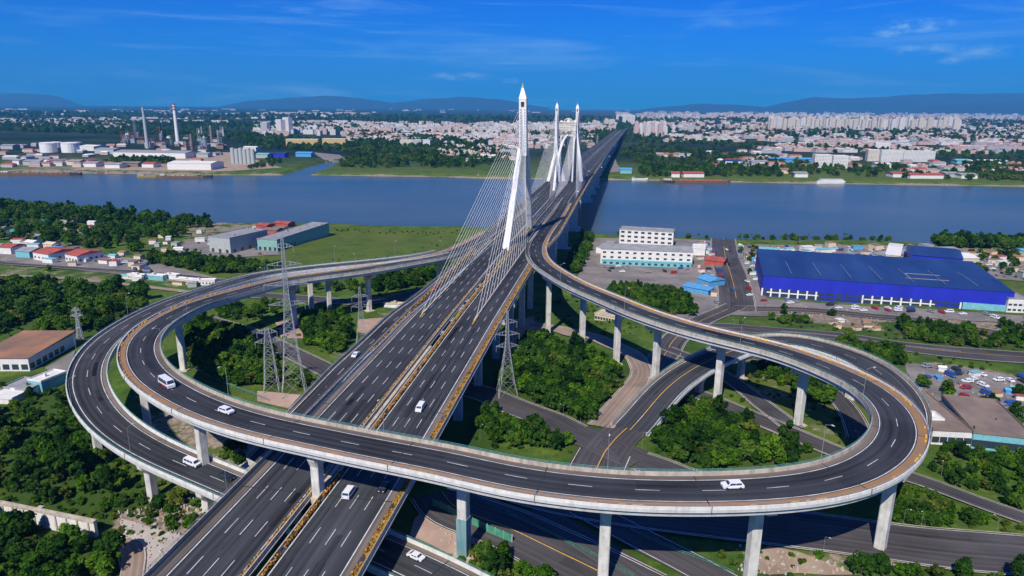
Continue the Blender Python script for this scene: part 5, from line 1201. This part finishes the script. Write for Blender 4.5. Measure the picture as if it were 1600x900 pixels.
SAND = mat('cargo_sand', (0.36, 0.26, 0.15), .95, var=.3, scale=.3)
boat(58, 273, 150, 14, 4, HR, WALLW, 'long rust brown barge moored at the far left quay', cargo=ROOFBR); boat(118, 273.5, 26, 8, 4, HD, WALLW, 'dark tug at the bow of the long rust brown barge')
boat(232, 277, 40, 11, 3, HY, WALLW, 'ochre sand barge, left in the quay row', cargo=SAND); boat(285, 277.5, 90, 12, 3.5, HR, WALLW, 'brown sand barge moored before the white warehouse', cargo=SAND); boat(321, 277.5, 28, 8, 4, HD, WALLW, 'dark blue tug at the right end of the sand barges')
boat(143, 269, 36, 9, 3, HY, WALLW, 'yellow pontoon between the quay sheds'); boat(180, 271, 40, 9, 3, SAND, WALLC, 'sand coloured pontoon moored mid quay'); boat(158, 271, 16, 6, 3, HR, WALLW, 'small red brown launch between the pontoons')
boat(1087, 285, 132, 13, 3.8, HR, WALLW, 'long maroon barge moored off the red roofed station', cargo=ROOFR); boat(1000, 281.5, 32, 9, 3.2, WHT, WHT, 'white houseboat near the bridge on the far bank', 'ferry', tiers=1)
boat(1298, 287, 56, 11, 3.4, WHT, WHT, 'white two deck river ferry on the right far bank', 'ferry', tiers=2); boat(1045, 285.3, 22, 7, 3, HD, WALLW, 'dark tug left of the long maroon barge')
boat(757, 277.5, 30, 9, 2.5, ROOFBR, WALLC, 'brown pontoon at the far bank left of the bridge')

# town: blocks by district, the largest in the picture as objects, the rest as one mass
specs = []
def district(px0, py0, px1, py1, n, w, d, h, pal, lab, grp, flat=.3, xclus=0.0):
    for _ in range(n):
        py = py0+(py1-py0)*rng.random(); px = rng.uniform(px0, px1)
        if xclus: px += xclus*math.sin(px*.21+py)*8
        p = at(px, py, 5.0); sc = 1.0; k = rng.integers(len(pal))
        if abs(p[0]-(cxm(p[1]))) < 55 or p[1] < Yf(p[0])+45: continue
        specs.append((p[0], p[1], rng.choice([0.05, .17, -.1])+(math.pi/2 if rng.random() < flat else 0), rng.uniform(*w), rng.uniform(*d), rng.uniform(*h), pal[k], lab, grp))
WP = [('white', FW), ('white', FW), ('cream', FC), ('grey', FG), ('pink', FP_)]
for (x0, x1, n) in ((560, 800, 210), (800, 960, 150)):
    district(x0, 194, x1, 207, n, (25, 60), (14, 22), (12, 26), WP, '%s block in the dense town beyond the river, left of the bridge', 'blocks in the far town left of the bridge,', .3)
district(560, 203, 790, 222, 90, (40, 110), (20, 34), (8, 16), WP+[('white', FW)], '%s long hall at the near edge of the far left town', 'long halls of the far left town,', .1)
district(400, 196, 560, 213, 90, (24, 60), (14, 24), (10, 24), WP, '%s block beyond the yellow slab blocks', 'blocks beyond the yellow slabs,')
district(690, 222, 800, 250, 45, (20, 44), (14, 22), (7, 14), WP+[('cream', FC)], '%s villa or hall in the trees left of the bridge head', 'villas left of the bridge head,')
district(770, 206, 925, 232, 130, (20, 40), (12, 20), (7, 15), WP+[('pink', FP_)], '%s house in the quarter behind the rear pylons', 'houses behind the rear pylons,')
district(1010, 188, 1600, 204, 430, (25, 55), (14, 22), (12, 28), WP+[('pink', FP_), ('pink', FP_)], '%s block in the wide far town right of the bridge', 'blocks in the far town right of the bridge,')
district(1030, 203, 1600, 222, 260, (22, 60), (14, 26), (7, 15), WP+[('pink', FP_)], '%s low house of the right far town near the fields', 'low houses of the right far town,')
district(1200, 218, 1600, 240, 110, (40, 100), (18, 30), (7, 12), WP, '%s long low shed among the right far fields', 'long low sheds of the right far fields,', .05)
district(1100, 236, 1340, 262, 32, (16, 34), (12, 18), (6, 10), WP+[('pink', FP_)], '%s farmhouse on the green right far bank', 'farmhouses on the right far bank,')
district(1390, 254, 1600, 274, 30, (16, 34), (12, 18), (6, 10), WP+[('pink', FP_)], '%s farmhouse near the right far shore', 'farmhouses near the right far shore,')
district(1020, 243, 1080, 246, 10, (20, 50), (12, 18), (5, 8), WP, '%s hall in the meadow right of the bridge', 'halls in the right meadow,', 0)
district(960, 177.6, 1620, 188, 620, (40, 110), (20, 30), (18, 50), WP+[('pink', FP_)], '%s far block under the right hills', 'far blocks under the right hills,')
for y0, y1, xa, xb, n in ((187.5, 191, 0, 220, 60), (190, 193, 60, 560, 60), (184.5, 186, 120, 420, 26), (177, 178.6, 250, 420, 26), (179, 180, 0, 130, 24), (176, 181, 410, 575, 110), (193, 200, 0, 200, 30), (181, 184, 380, 560, 30), (193, 197, 560, 620, 20)):
    district(xa, y0, xb, y1, n, (40, 150), (20, 40), (7, 14), WP, '%s long far hall on the left plain', 'long halls on the left plain,', 0)
district(0, 170.5, 1600, 177, 110, (60, 180), (30, 60), (7, 16), WP, '%s very far block on the plain', 'very far blocks on the plain,', 0)
district(0, 226, 350, 262, 60, (14, 34), (10, 16), (5, 9), WP+[('grey', FG), ('pink', FP_)], '%s workshop among the left bank industry', 'workshops of the left bank,')
CK = {'white': FW, 'cream': FC, 'grey': FG, 'pink': FP_}
def pxsize(s):
    d = math.hypot(s[0], s[1]); inview = abs(s[0]) < s[1]*.76
    return (max(s[3], s[4])*s[5]/d**2) if inview else 0
specs.sort(key=pxsize, reverse=True)
def block_mb(q, s, base=(0, 0, 0), rz=0.0, mi=0, rmi=0):
    w, d, h = s[3], s[4], s[5]; q.box((base[0], base[1], base[2]-2), (w, d, h+2), rz, mi, roofmi=rmi)
    c, s_ = math.cos(rz), math.sin(rz)
    if h > 9:
        for fx in (-.3, .25): q.box((base[0]+fx*w*c, base[1]+fx*w*s_, base[2]+h), (w*.14, d*.4, 2.4), rz, mi)
    elif w < 45:
        q.box((base[0], base[1], base[2]+h), (w*1.03, d*1.03, 2.4), rz, rmi, top=.8, topy=.1)
ROOFS = {'white': WALLW, 'cream': ROOFBR, 'grey': ROOFG, 'pink': ROOFR}
RF = [ROOFBR, ROOFG, ROOFR, mat('tile_red', (0.30, 0.12, 0.09), .8)]
for s in specs[:300]:
    q = MB(); block_mb(q, s, mi=0, rmi=1); nm = 'town_block' if s[5] > 12 else 'town_house'
    o = q.build(nm, [CK[s[6][0]], RF[rng.integers(4)] if s[6][0] != 'pink' else ROOFR]); o.location = (s[0], s[1], max(G(s[0], s[1]), 3)); o.rotation_euler = (0, 0, s[2]); tag(o, s[7] % s[6][0], 'building', s[8]+' '+s[6][0])
q = MB(); ml = [FW, FC, FG, FP_, WALLW, ROOFG, ROOFR, RF[3]]
for s in specs[300:]: block_mb(q, s, (s[0], s[1], 4.5), s[2], {'white': 0, 'cream': 1, 'grey': 2, 'pink': 3}[s[6][0]], 4+rng.integers(4))
tag(q.build('town_buildings', ml), 'far mass of low pale buildings spread over the plain', 'town', kind='stuff')
# apartment towers in rows
def tower(px, py, h, lab, grp, mt, w=26, d=16):
    p = at(px, py, 5); q = MB(); q.box((0, 0, -1), (w, d, h+1)); q.box((0, 0, h), (w*.35, d*.5, 4)); q.box((-w*.28, -d*.52, 0), (w*.14, 1.2, h)); q.box((w*.28, -d*.52, 0), (w*.14, 1.2, h))
    o = q.build('apartment_tower', [mt, WALLW]); o.location = (p[0], p[1], 5); o.rotation_euler = (0, 0, rng.normal(.05, .06)); tag(o, lab, 'building', grp)
for k in range(70): tower(1203+k*4.25+rng.uniform(-1, 1), 200.5+rng.uniform(-1.5, 2.5)+k*.035, rng.uniform(52, 80), 'beige high rise in the long far row on the right', 'high rises of the long far row', FC if k % 3 else FW, rng.uniform(18, 34))
for k in range(16): tower(994+(k % 8)*6.2+rng.uniform(-1, 1), 213-(k//8)*6+rng.uniform(-1, 1), rng.uniform(36, 58), 'white apartment tower with pink top right of the viaduct end', 'apartment towers right of the viaduct end', FW if k % 2 else FP_, rng.uniform(16, 24))
for k in range(4): tower(975+k*4.6, 194, rng.uniform(60, 75), 'white twin slab at the far end of the viaduct', 'slabs at the far end of the viaduct', FW)
for k in range(14): tower(rng.uniform(880, 960), rng.uniform(195, 200), rng.uniform(30, 50), 'cream mid rise left of the viaduct end', 'mid rises left of the viaduct end', FC)
for k in range(12): tower(rng.uniform(770, 860), rng.uniform(200, 206), rng.uniform(26, 40), 'white mid rise behind the front pylon', 'mid rises behind the front pylon', FW)

# ------------------------------------------------------------------ trees
def crown_mesh(name, seed, n_cl=30, per=52, size=.135, flat=.85, mt=LEAF, squash=1.0):
    r = np.random.default_rng(seed); q = MB(); cs = []
    while len(cs) < n_cl:
        c = r.uniform(-1, 1, 3)
        if .18 < np.linalg.norm(c) < .80 and c[2] > -.6: cs.append(c*np.array([1, 1, flat*squash])*r.uniform(.8, 1.08, 3))
    P = []; F = []; tone = []
    for c in cs:
        tb = r.random()*.55+.1; rc = r.uniform(.22, .40)
        for _ in range(per):
            u = r.normal(size=3); u /= np.linalg.norm(u)
            if u[2] < -.55: u[2] *= -1
            p = c+u*rc*r.uniform(.75, 1.05); nrm = u*1.0+r.normal(0, .55, 3)+np.array([0, 0, .35]); nrm /= np.linalg.norm(nrm)
            a = np.cross(nrm, r.normal(size=3)); a /= np.linalg.norm(a); b = np.cross(nrm, a); s = size*r.uniform(.6, 1.35)
            i = len(P); P += [p-a*s, p-b*s*.7, p+a*s, p+b*s*.7]; F.append((i, i+1, i+2, i+3)); tone.append(min(1, max(0, tb+r.normal(0, .12))))
    me = bpy.data.meshes.new(name); P = np.array(P); P[:, 2] += 1.0*flat; me.from_pydata(P.tolist(), [], F); at2 = me.attributes.new('tone', 'FLOAT', 'FACE'); at2.data.foreach_set('value', tone); me.materials.append(mt); me.update(); return me
def trunk_mesh(seed):
    r = np.random.default_rng(seed); q = MB(); q.bar((0, 0, -.25), (.03, .02, .75), .065, 7, .045)
    for k in range(5): a = r.uniform(0, 6.28); q.bar((.02, .01, .45+.07*k), (.45*math.cos(a), .45*math.sin(a), 1.0+.1*r.random()), .035, 5, .012)
    return q.mesh('trunk', BARK)
CROWNS = [crown_mesh('crown', s, mt=m_, flat=f, n_cl=n_) for s, f, m_, n_ in ((1, .9, LEAF, 30), (2, 1.15, LEAFD, 26), (3, .75, LEAFO, 20), (4, .95, LEAFY, 24), (5, 1.0, LEAF, 17), (6, 1.35, LEAFD, 22), (7, .8, LEAFD, 30), (8, 1.0, LEAF, 24))]
BUSH = [crown_mesh('foliage', 20+s, 14, 34, .17, .5, (LEAF, LEAFY, LEAFO)[s]) for s in range(3)]
TRUNKS = [trunk_mesh(s) for s in range(3)]
TH = []; BH = []; FH = []
NC = len(CROWNS)
def clear(x, y, h, low=True):
    for P, hw in ROADS:
        i, d = P.near(x, y)
        if d < hw+1.6: return False
    for P, hw in DECKS:
        i, d = P.near(x, y)
        if d < hw+2.0 and P.p[i, 2]-2.4 < G(x, y)+h*1.05: return False
    i, d = MP.near(x, y)
    if d < 31 and y > 420 and y < 1300 or d < 25: return False
    return True
FOOT = []
for o in [o for o in bpy.data.objects if o.parent is None and o.get('category') in ('building', 'tank', 'silo', 'pylon')]:
    FOOT.append(o)
bpy.context.view_layer.update()
BB = []
for o in FOOT:
    pts = []
    for ch in ([o] if o.type == 'MESH' else [c for c in o.children if c.type == 'MESH']):
        pts += [ch.matrix_world @ Vector(c) for c in ch.bound_box]
    if pts and o.location.y < 1400: BB.append((o.matrix_world.inverted(), [min((o.matrix_world.inverted() @ p)[k] for p in pts) for k in range(2)], [max((o.matrix_world.inverted() @ p)[k] for p in pts) for k in range(2)]))
def in_building(x, y, m=1.5):
    for M, lo, hi in BB:
        p = M @ Vector((x, y, 0))
        if lo[0]-m < p[0] < hi[0]+m and lo[1]-m < p[1] < hi[1]+m: return True
    return False
def wood(poly, spacing, h, lab, store=None, dens=1.0, keep=None):
    W = wpoly(poly); xs = [p[0] for p in W]; ys = [p[1] for p in W]; n = 0
    gx = np.arange(min(xs), max(xs)+spacing, spacing); gy = np.arange(min(ys), max(ys)+spacing, spacing)
    for a in gx:
        for b in gy:
            x, y = a+rng.uniform(-.45, .45)*spacing, b+rng.uniform(-.45, .45)*spacing
            if rng.random() > dens or not inside(W, np.array([x]), np.array([y]))[0]: continue
            hh = rng.uniform(*h)
            if y < 1200 and (not clear(x, y, hh) or in_building(x, y)): continue
            (store if store is not None else TH).append((x, y, G(x, y), hh, lab)); n += 1
    return n
wood([(800, 528), (860, 540), (905, 552), (950, 575), (985, 600), (975, 618), (930, 662), (870, 655), (800, 632), (775, 615), (785, 560)], 3.9, (4, 9), 'dense wood between the main highway and the dusty pink road')
wood([(748, 636), (800, 650), (890, 690), (898, 715), (760, 690), (740, 660)], 3.8, (4, 6.5), 'hedge wood just above the loop, right of the highway')
wood([(1040, 628), (1120, 640), (1200, 675), (1282, 712), (1270, 728), (1180, 735), (1100, 732), (1020, 712), (1015, 690)], 3.9, (3.5, 8.5), 'wood inside the right bend of the loop', dens=.88)
wood([(1222, 592), (1290, 598), (1338, 630), (1325, 645), (1250, 625)], 4.2, (5, 8), 'dark shaded wood under the right bend of the loop')
wood([(300, 500), (360, 510), (420, 560), (440, 600), (400, 616), (340, 600), (290, 560)], 4.5, (6, 10), 'tall wood inside the left bend of the loop')
wood([(470, 500), (545, 495), (552, 530), (530, 553), (480, 540)], 4.3, (5, 8), 'trees in the garden by the grey lattice pylon')
wood([(330, 480), (440, 475), (450, 500), (340, 500)], 5.0, (4, 7), 'trees behind the tall wood in the left loop', dens=.6)
wood([(455, 590), (500, 590), (480, 625), (440, 605)], 4.5, (4, 6), 'trees beside the foot of the slip ramp')
wood([(575, 432), (660, 415), (715, 420), (690, 440), (640, 452), (575, 458)], 6.0, (7, 10), 'trees beyond the left arm near the bridge', dens=.85)
wood([(340, 700), (385, 700), (378, 730), (345, 726)], 4, (3, 5), 'shrubs beside the lower ramp near the highway')
wood([(-60, 600), (100, 615), (140, 690), (190, 740), (300, 790), (300, 815), (190, 800), (150, 800), (60, 790), (-60, 770)], 5.2, (3, 9), 'rough wood left of the lower ramp', dens=.62)
wood([(-60, 820), (60, 835), (170, 860), (190, 900), (160, 960), (-80, 960)], 4.9, (4, 9.5), 'wood in the bottom left corner', dens=.78)
wood([(200, 742), (300, 800), (300, 835), (200, 800)], 4.5, (2, 4.5), 'low scrub below the lower ramp piers', dens=.6)
wood([(-40, 440), (100, 445), (235, 470), (215, 490), (150, 525), (60, 530), (-40, 528)], 6.5, (6, 12), 'wood left of the outer ramp', dens=.5)
wood([(130, 470), (235, 478), (160, 520)], 5, (6, 9), 'trees close outside the outer ramp', dens=.8)
wood([(-40, 318), (100, 330), (200, 339), (330, 350), (330, 358), (200, 352), (100, 350), (-40, 345)], 8.5, (9, 14), 'shore wood on the near left bank', dens=.7)
wood([(-40, 345), (120, 360), (210, 375), (230, 395), (100, 385), (-40, 372)], 9, (8, 12), 'trees among the left farm cottages', dens=.5)
wood([(150, 352), (290, 362), (280, 372), (150, 370)], 9, (8, 12), 'tree belt across the left meadow', dens=.7)
wood([(236, 402), (330, 408), (400, 414), (440, 420), (438, 428), (330, 428), (236, 414)], 5.5, (6, 8), 'dense row of trees before the grey warehouse')
wood([(872, 375), (925, 372), (918, 400), (900, 430), (874, 425)], 5, (6, 9), 'trees under the bridge near the white office')
wood([(950, 452), (1040, 452), (1075, 470), (1085, 495), (1010, 492), (960, 475)], 5, (6, 8.5), 'grove between the white office and the curved ramp')
wood([(1395, 512), (1460, 508), (1640, 516), (1640, 545), (1500, 545), (1420, 530)], 5.2, (5, 8.5), 'large wood in front of the blue factory, right side', dens=.66)
wood([(1290, 535), (1350, 535), (1420, 560), (1400, 578), (1340, 560)], 4.5, (5, 8), 'trees just outside the right bend')
wood([(1455, 705), (1520, 705), (1640, 720), (1640, 800), (1560, 795), (1500, 765), (1440, 735)], 4.2, (3.2, 6), 'wood below the brown roofed workshop', dens=.75)
wood([(1395, 765), (1440, 772), (1540, 815), (1540, 842), (1450, 828), (1395, 818)], 4, (3, 5), 'hedge right of the near loop pier', dens=.9)
wood([(1330, 882), (1420, 880), (1560, 898), (1560, 925), (1330, 920)], 4.5, (4, 7), 'shrubs at the bottom right edge', dens=.7)
wood([(1575, 862), (1640, 860), (1640, 930), (1575, 920)], 5, (6, 8), 'tree at the bottom right corner', dens=.8)
wood([(770, 860), (820, 860), (890, 900), (900, 930), (760, 930), (720, 890)], 3.8, (4, 7), 'bushes right of the lower ramp at the bottom edge')
wood([(1205, 495), (1265, 500), (1262, 508), (1205, 505)], 5, (4, 6), 'bush row between the two roads before the factory')
wood([(1460, 376), (1640, 380), (1640, 391), (1460, 386)], 7, (9, 12), 'tree belt on the near right shore')
wood([(1190, 478), (1600, 505), (1600, 512), (1190, 492)], 9, (4, 7), 'scattered trees along the factory road', dens=.55)
wood([(1170, 575), (1230, 585), (1220, 600), (1180, 590)], 4.5, (4, 6), 'bushes under the loop behind its tall pier')
wood([(1130, 505), (1200, 508), (1180, 516), (1130, 512)], 5, (3, 5), 'bushes beside the avenue crossing', dens=.5)
wood([(1330, 590), (1345, 590), (1400, 620), (1440, 600), (1640, 610), (1640, 700), (1460, 690)], 16, (6, 9), 'single trees in the cluttered yard', dens=.45)
wood([(1155, 380), (1185, 384), (1185, 480), (1160, 478)], 12, (4, 6), 'street trees right of the avenue', dens=.6)
wood([(960, 366), (1400, 374), (1400, 379), (960, 371)], 12, (5, 8), 'trees along the near right shore', dens=.45)
wood([(1500, 392), (1640, 400), (1640, 450), (1530, 425)], 12, (6, 9), 'trees behind the factory at the right', dens=.5)
wood([(60, 415), (230, 425), (330, 440), (200, 436), (60, 425)], 14, (4, 7), 'single trees by the left road', dens=.5)
wood([(560, 440), (640, 430), (560, 462), (500, 470), (420, 455)], 8, (4, 7), 'trees under the left arm', dens=.6)
for poly, s, h, d in (([(520, 262), (750, 262), (800, 250), (790, 232), (640, 232), (560, 240)], 16, (10, 16), .6), ([(540, 205), (780, 222), (700, 240), (560, 235)], 22, (12, 18), .7), ([(330, 205), (430, 212), (620, 232), (560, 240), (400, 232)], 24, (12, 18), .6),
                      ([(0, 205), (200, 212), (400, 222), (400, 212), (0, 196)], 34, (14, 22), .7), ([(280, 250), (260, 258), (160, 256), (180, 249)], 14, (9, 14), .8), ([(960, 240), (1000, 258), (1250, 275), (1600, 284), (1600, 270), (1350, 262), (1130, 240), (1000, 228)], 17, (9, 15), .34),
                      ([(960, 222), (1130, 230), (1300, 240), (1600, 250), (1600, 240), (1200, 226), (980, 214)], 24, (11, 17), .36), ([(1000, 262), (1120, 262), (1240, 276), (1000, 276)], 13, (9, 14), .75), ([(0, 185), (1600, 200), (1600, 190), (0, 176)], 85, (25, 40), .35), ([(850, 205), (985, 190), (985, 200), (900, 240), (860, 240)], 24, (12, 18), .6),
                      ([(1500, 255), (1640, 258), (1640, 285), (1540, 280)], 15, (10, 15), .75), ([(0, 200), (560, 205), (560, 195), (0, 188)], 42, (14, 24), .6), ([(420, 250), (450, 255), (420, 262), (390, 264)], 14, (8, 12), .5), ([(960, 184), (1600, 190), (1600, 224), (960, 216)], 44, (14, 21), .33), ([(560, 190), (900, 190), (900, 212), (560, 208)], 40, (12, 18), .3)):
    wood(poly, s, h, '', FH, d)
# low scrub on the rough ground
for poly, s, d in (([(-60, 600), (105, 600), (160, 700), (340, 800), (160, 900), (-60, 900)], 3.0, .7), ([(0, 430), (240, 455), (160, 530), (0, 530)], 5, .6), ([(740, 600), (990, 600), (930, 720), (740, 700)], 3.5, .45), ([(1010, 740), (1060, 620), (1290, 700), (1350, 740)], 3.5, .5), ([(1380, 750), (1640, 830), (1640, 860), (1380, 830)], 3.5, .55),
                   ([(1060, 850), (1350, 850), (1600, 880), (1600, 930), (1100, 930)], 3.5, .45), ([(720, 850), (900, 890), (900, 930), (720, 930)], 3, .5), ([(0, 350), (340, 350), (420, 430), (0, 400)], 11, .5), ([(300, 480), (560, 480), (500, 600), (290, 580)], 4.5, .4), ([(360, 425), (715, 360), (720, 395), (420, 430)], 14, .3), ([(1160, 378), (1640, 388), (1640, 440), (1180, 415)], 9, .35),
                   ([(1200, 500), (1640, 530), (1640, 600), (1400, 570)], 5, .45), ([(1060, 540), (1250, 575), (1330, 700), (1100, 650)], 4, .35), ([(580, 400), (720, 400), (690, 450), (560, 470)], 6, .5), ([(860, 440), (960, 470), (1060, 520), (900, 530), (830, 500)], 5, .4), ([(470, 355), (730, 360), (730, 366), (470, 358)], 6, .6)):
    wood(poly, s, (1.0, 2.4), '', BH, d)
TH.sort(key=lambda t_: (t_[3]*t_[3]/(t_[0]**2+t_[1]**2+100**2))*(1 if abs(t_[0]) < t_[1]*.80+12 and t_[1] > 118 else .001), reverse=True)
for k, (x, y, z, h, lab) in enumerate(TH[:300]):
    sc = h/2.1; e = empty('tree', (x, y, z), rng.uniform(0, 6.28), 'leafy green tree of the '+lab if not lab.startswith(('trees', 'single', 'tree', 'bush', 'shrubs', 'hedge')) else 'green one of the '+lab, 'tree', lab)
    sc *= rng.uniform(.8, 1.2); e.scale = (sc*rng.uniform(.8, 1.2), sc*rng.uniform(.8, 1.2), sc)
    link('crown', CROWNS[rng.integers(NC)], e); link('trunk', TRUNKS[rng.integers(3)], e)
print('trees', len(TH), 'far', len(FH), 'bush', len(BH))
def mass(name, label, cat, L, sources, sdiv):
    me = bpy.data.meshes.new(name); me.from_pydata([(a, b, c) for a, b, c, *_ in L], [], [])
    for nm, vals, tp in (('size', [l[3]/sdiv for l in L], 'FLOAT'), ('turn', [rng.uniform(0, 6.28) for l in L], 'FLOAT'), ('pick', [int(rng.integers(len(sources))) for l in L], 'INT')):
        a_ = me.attributes.new(nm, tp, 'POINT'); a_.data.foreach_set('value', vals)
    o = link(name, me); tag(o, label, cat, kind='stuff'); ng = bpy.data.node_groups.new(name, 'GeometryNodeTree')
    ng.interface.new_socket('Geometry', in_out='INPUT', socket_type='NodeSocketGeometry'); ng.interface.new_socket('Geometry', in_out='OUTPUT', socket_type='NodeSocketGeometry')
    gi, go = ng.nodes.new('NodeGroupInput'), ng.nodes.new('NodeGroupOutput'); ins = ng.nodes.new('GeometryNodeInstanceOnPoints'); gj = ng.nodes.new('GeometryNodeGeometryToInstance')
    for s in sources:
        so = bpy.data.objects.new(s.name, s); oi = ng.nodes.new('GeometryNodeObjectInfo'); oi.inputs['Object'].default_value = so; ng.links.new(oi.outputs['Geometry'], gj.inputs[0])
    def attr(nm, tp):
        n = ng.nodes.new('GeometryNodeInputNamedAttribute'); n.data_type = tp; n.inputs[0].default_value = nm; return n.outputs[0]
    cx = ng.nodes.new('ShaderNodeCombineXYZ'); ng.links.new(attr('turn', 'FLOAT'), cx.inputs[2]); ng.links.new(cx.outputs[0], ins.inputs['Rotation']) if False else None
    e2r = ng.nodes.new('FunctionNodeEulerToRotation'); ng.links.new(cx.outputs[0], e2r.inputs[0]); ng.links.new(e2r.outputs[0], ins.inputs['Rotation'])
    ins.inputs['Pick Instance'].default_value = True; ng.links.new(attr('pick', 'INT'), ins.inputs['Instance Index']); ng.links.new(attr('size', 'FLOAT'), ins.inputs['Scale'])
    ng.links.new(gi.outputs[0], ins.inputs['Points']); ng.links.new(gj.outputs[0], ins.inputs['Instance']); ng.links.new(ins.outputs[0], go.inputs[0])
    md = o.modifiers.new('scatter', 'NODES'); md.node_group = ng; return o
mass('woodland', 'smaller and more distant trees of the near side woods', 'woodland', TH[300:], CROWNS, 2.1)
q = MB()
for poly, n in (([(180, 800), (330, 770), (345, 800), (250, 900), (190, 890)], 420), ([(686, 792), (760, 828), (748, 872), (700, 866), (672, 812)], 160), ([(1150, 850), (1290, 875), (1400, 895), (1150, 900)], 260), ([(1440, 565), (1600, 590), (1600, 690), (1450, 660)], 300), ([(1200, 472), (1600, 500), (1600, 520), (1200, 500)], 240), ([(430, 500), (500, 495), (545, 520), (440, 530)], 120), ([(340, 742), (430, 702), (420, 720), (310, 800)], 120), ([(800, 500), (840, 495), (840, 520), (805, 520)], 40)):
    W = wpoly(poly); xs = [p[0] for p in W]; ys = [p[1] for p in W]
    for _ in range(n):
        x, y = rng.uniform(min(xs), max(xs)), rng.uniform(min(ys), max(ys))
        if inside(W, np.array([x]), np.array([y]))[0] and not any(P.near(x, y)[1] < hw for P, hw in ROADS): s = rng.uniform(.15, .7); q.box((x, y, G(x, y)+.1), (s*rng.uniform(.6, 2), s, s*.6+.3), rng.uniform(0, 3), rng.integers(3), top=.6)
tag(q.build('rubble', [LOTL, DIRTP, WALLG]), 'loose rubble and debris lying on the bare yards', 'rubble', kind='stuff')
mass('far_woodland', 'dark trees spread between the towns beyond the river', 'woodland', FH, CROWNS[:3], 1.9)
mass('scrub', 'low green scrub growing over the rough ground', 'scrub', BH, BUSH, 1.5)

# ------------------------------------------------------------------ haze
def haze_box():
    me = bpy.data.meshes.new('haze'); b_ = bmesh.new(); bmesh.ops.create_cube(b_, size=1.0)
    for v in b_.verts: v.co = Vector((v.co.x*70000, 13500+v.co.y*32000, -8+(v.co.z+.5)*1500))
    b_.to_mesh(me); b_.free(); m = bpy.data.materials.new('haze_air'); m.use_nodes = True; t = m.node_tree; t.nodes.clear()
    v = N(t, 'ShaderNodeVolumePrincipled'); v.inputs['Color'].default_value = HAZE_COL; v.inputs['Density'].default_value = HAZE_D; v.inputs['Anisotropy'].default_value = 0.0
    o = N(t, 'ShaderNodeOutputMaterial'); t.links.new(v.outputs[0], o.inputs['Volume']); me.materials.append(m); ob = link('haze', me); tag(ob, 'thin bluish haze over the whole plain', 'haze', kind='stuff')
HAZE_D = 4.6e-5; HAZE_COL = (0.09, 0.47, 0.98, 1)
haze_box()
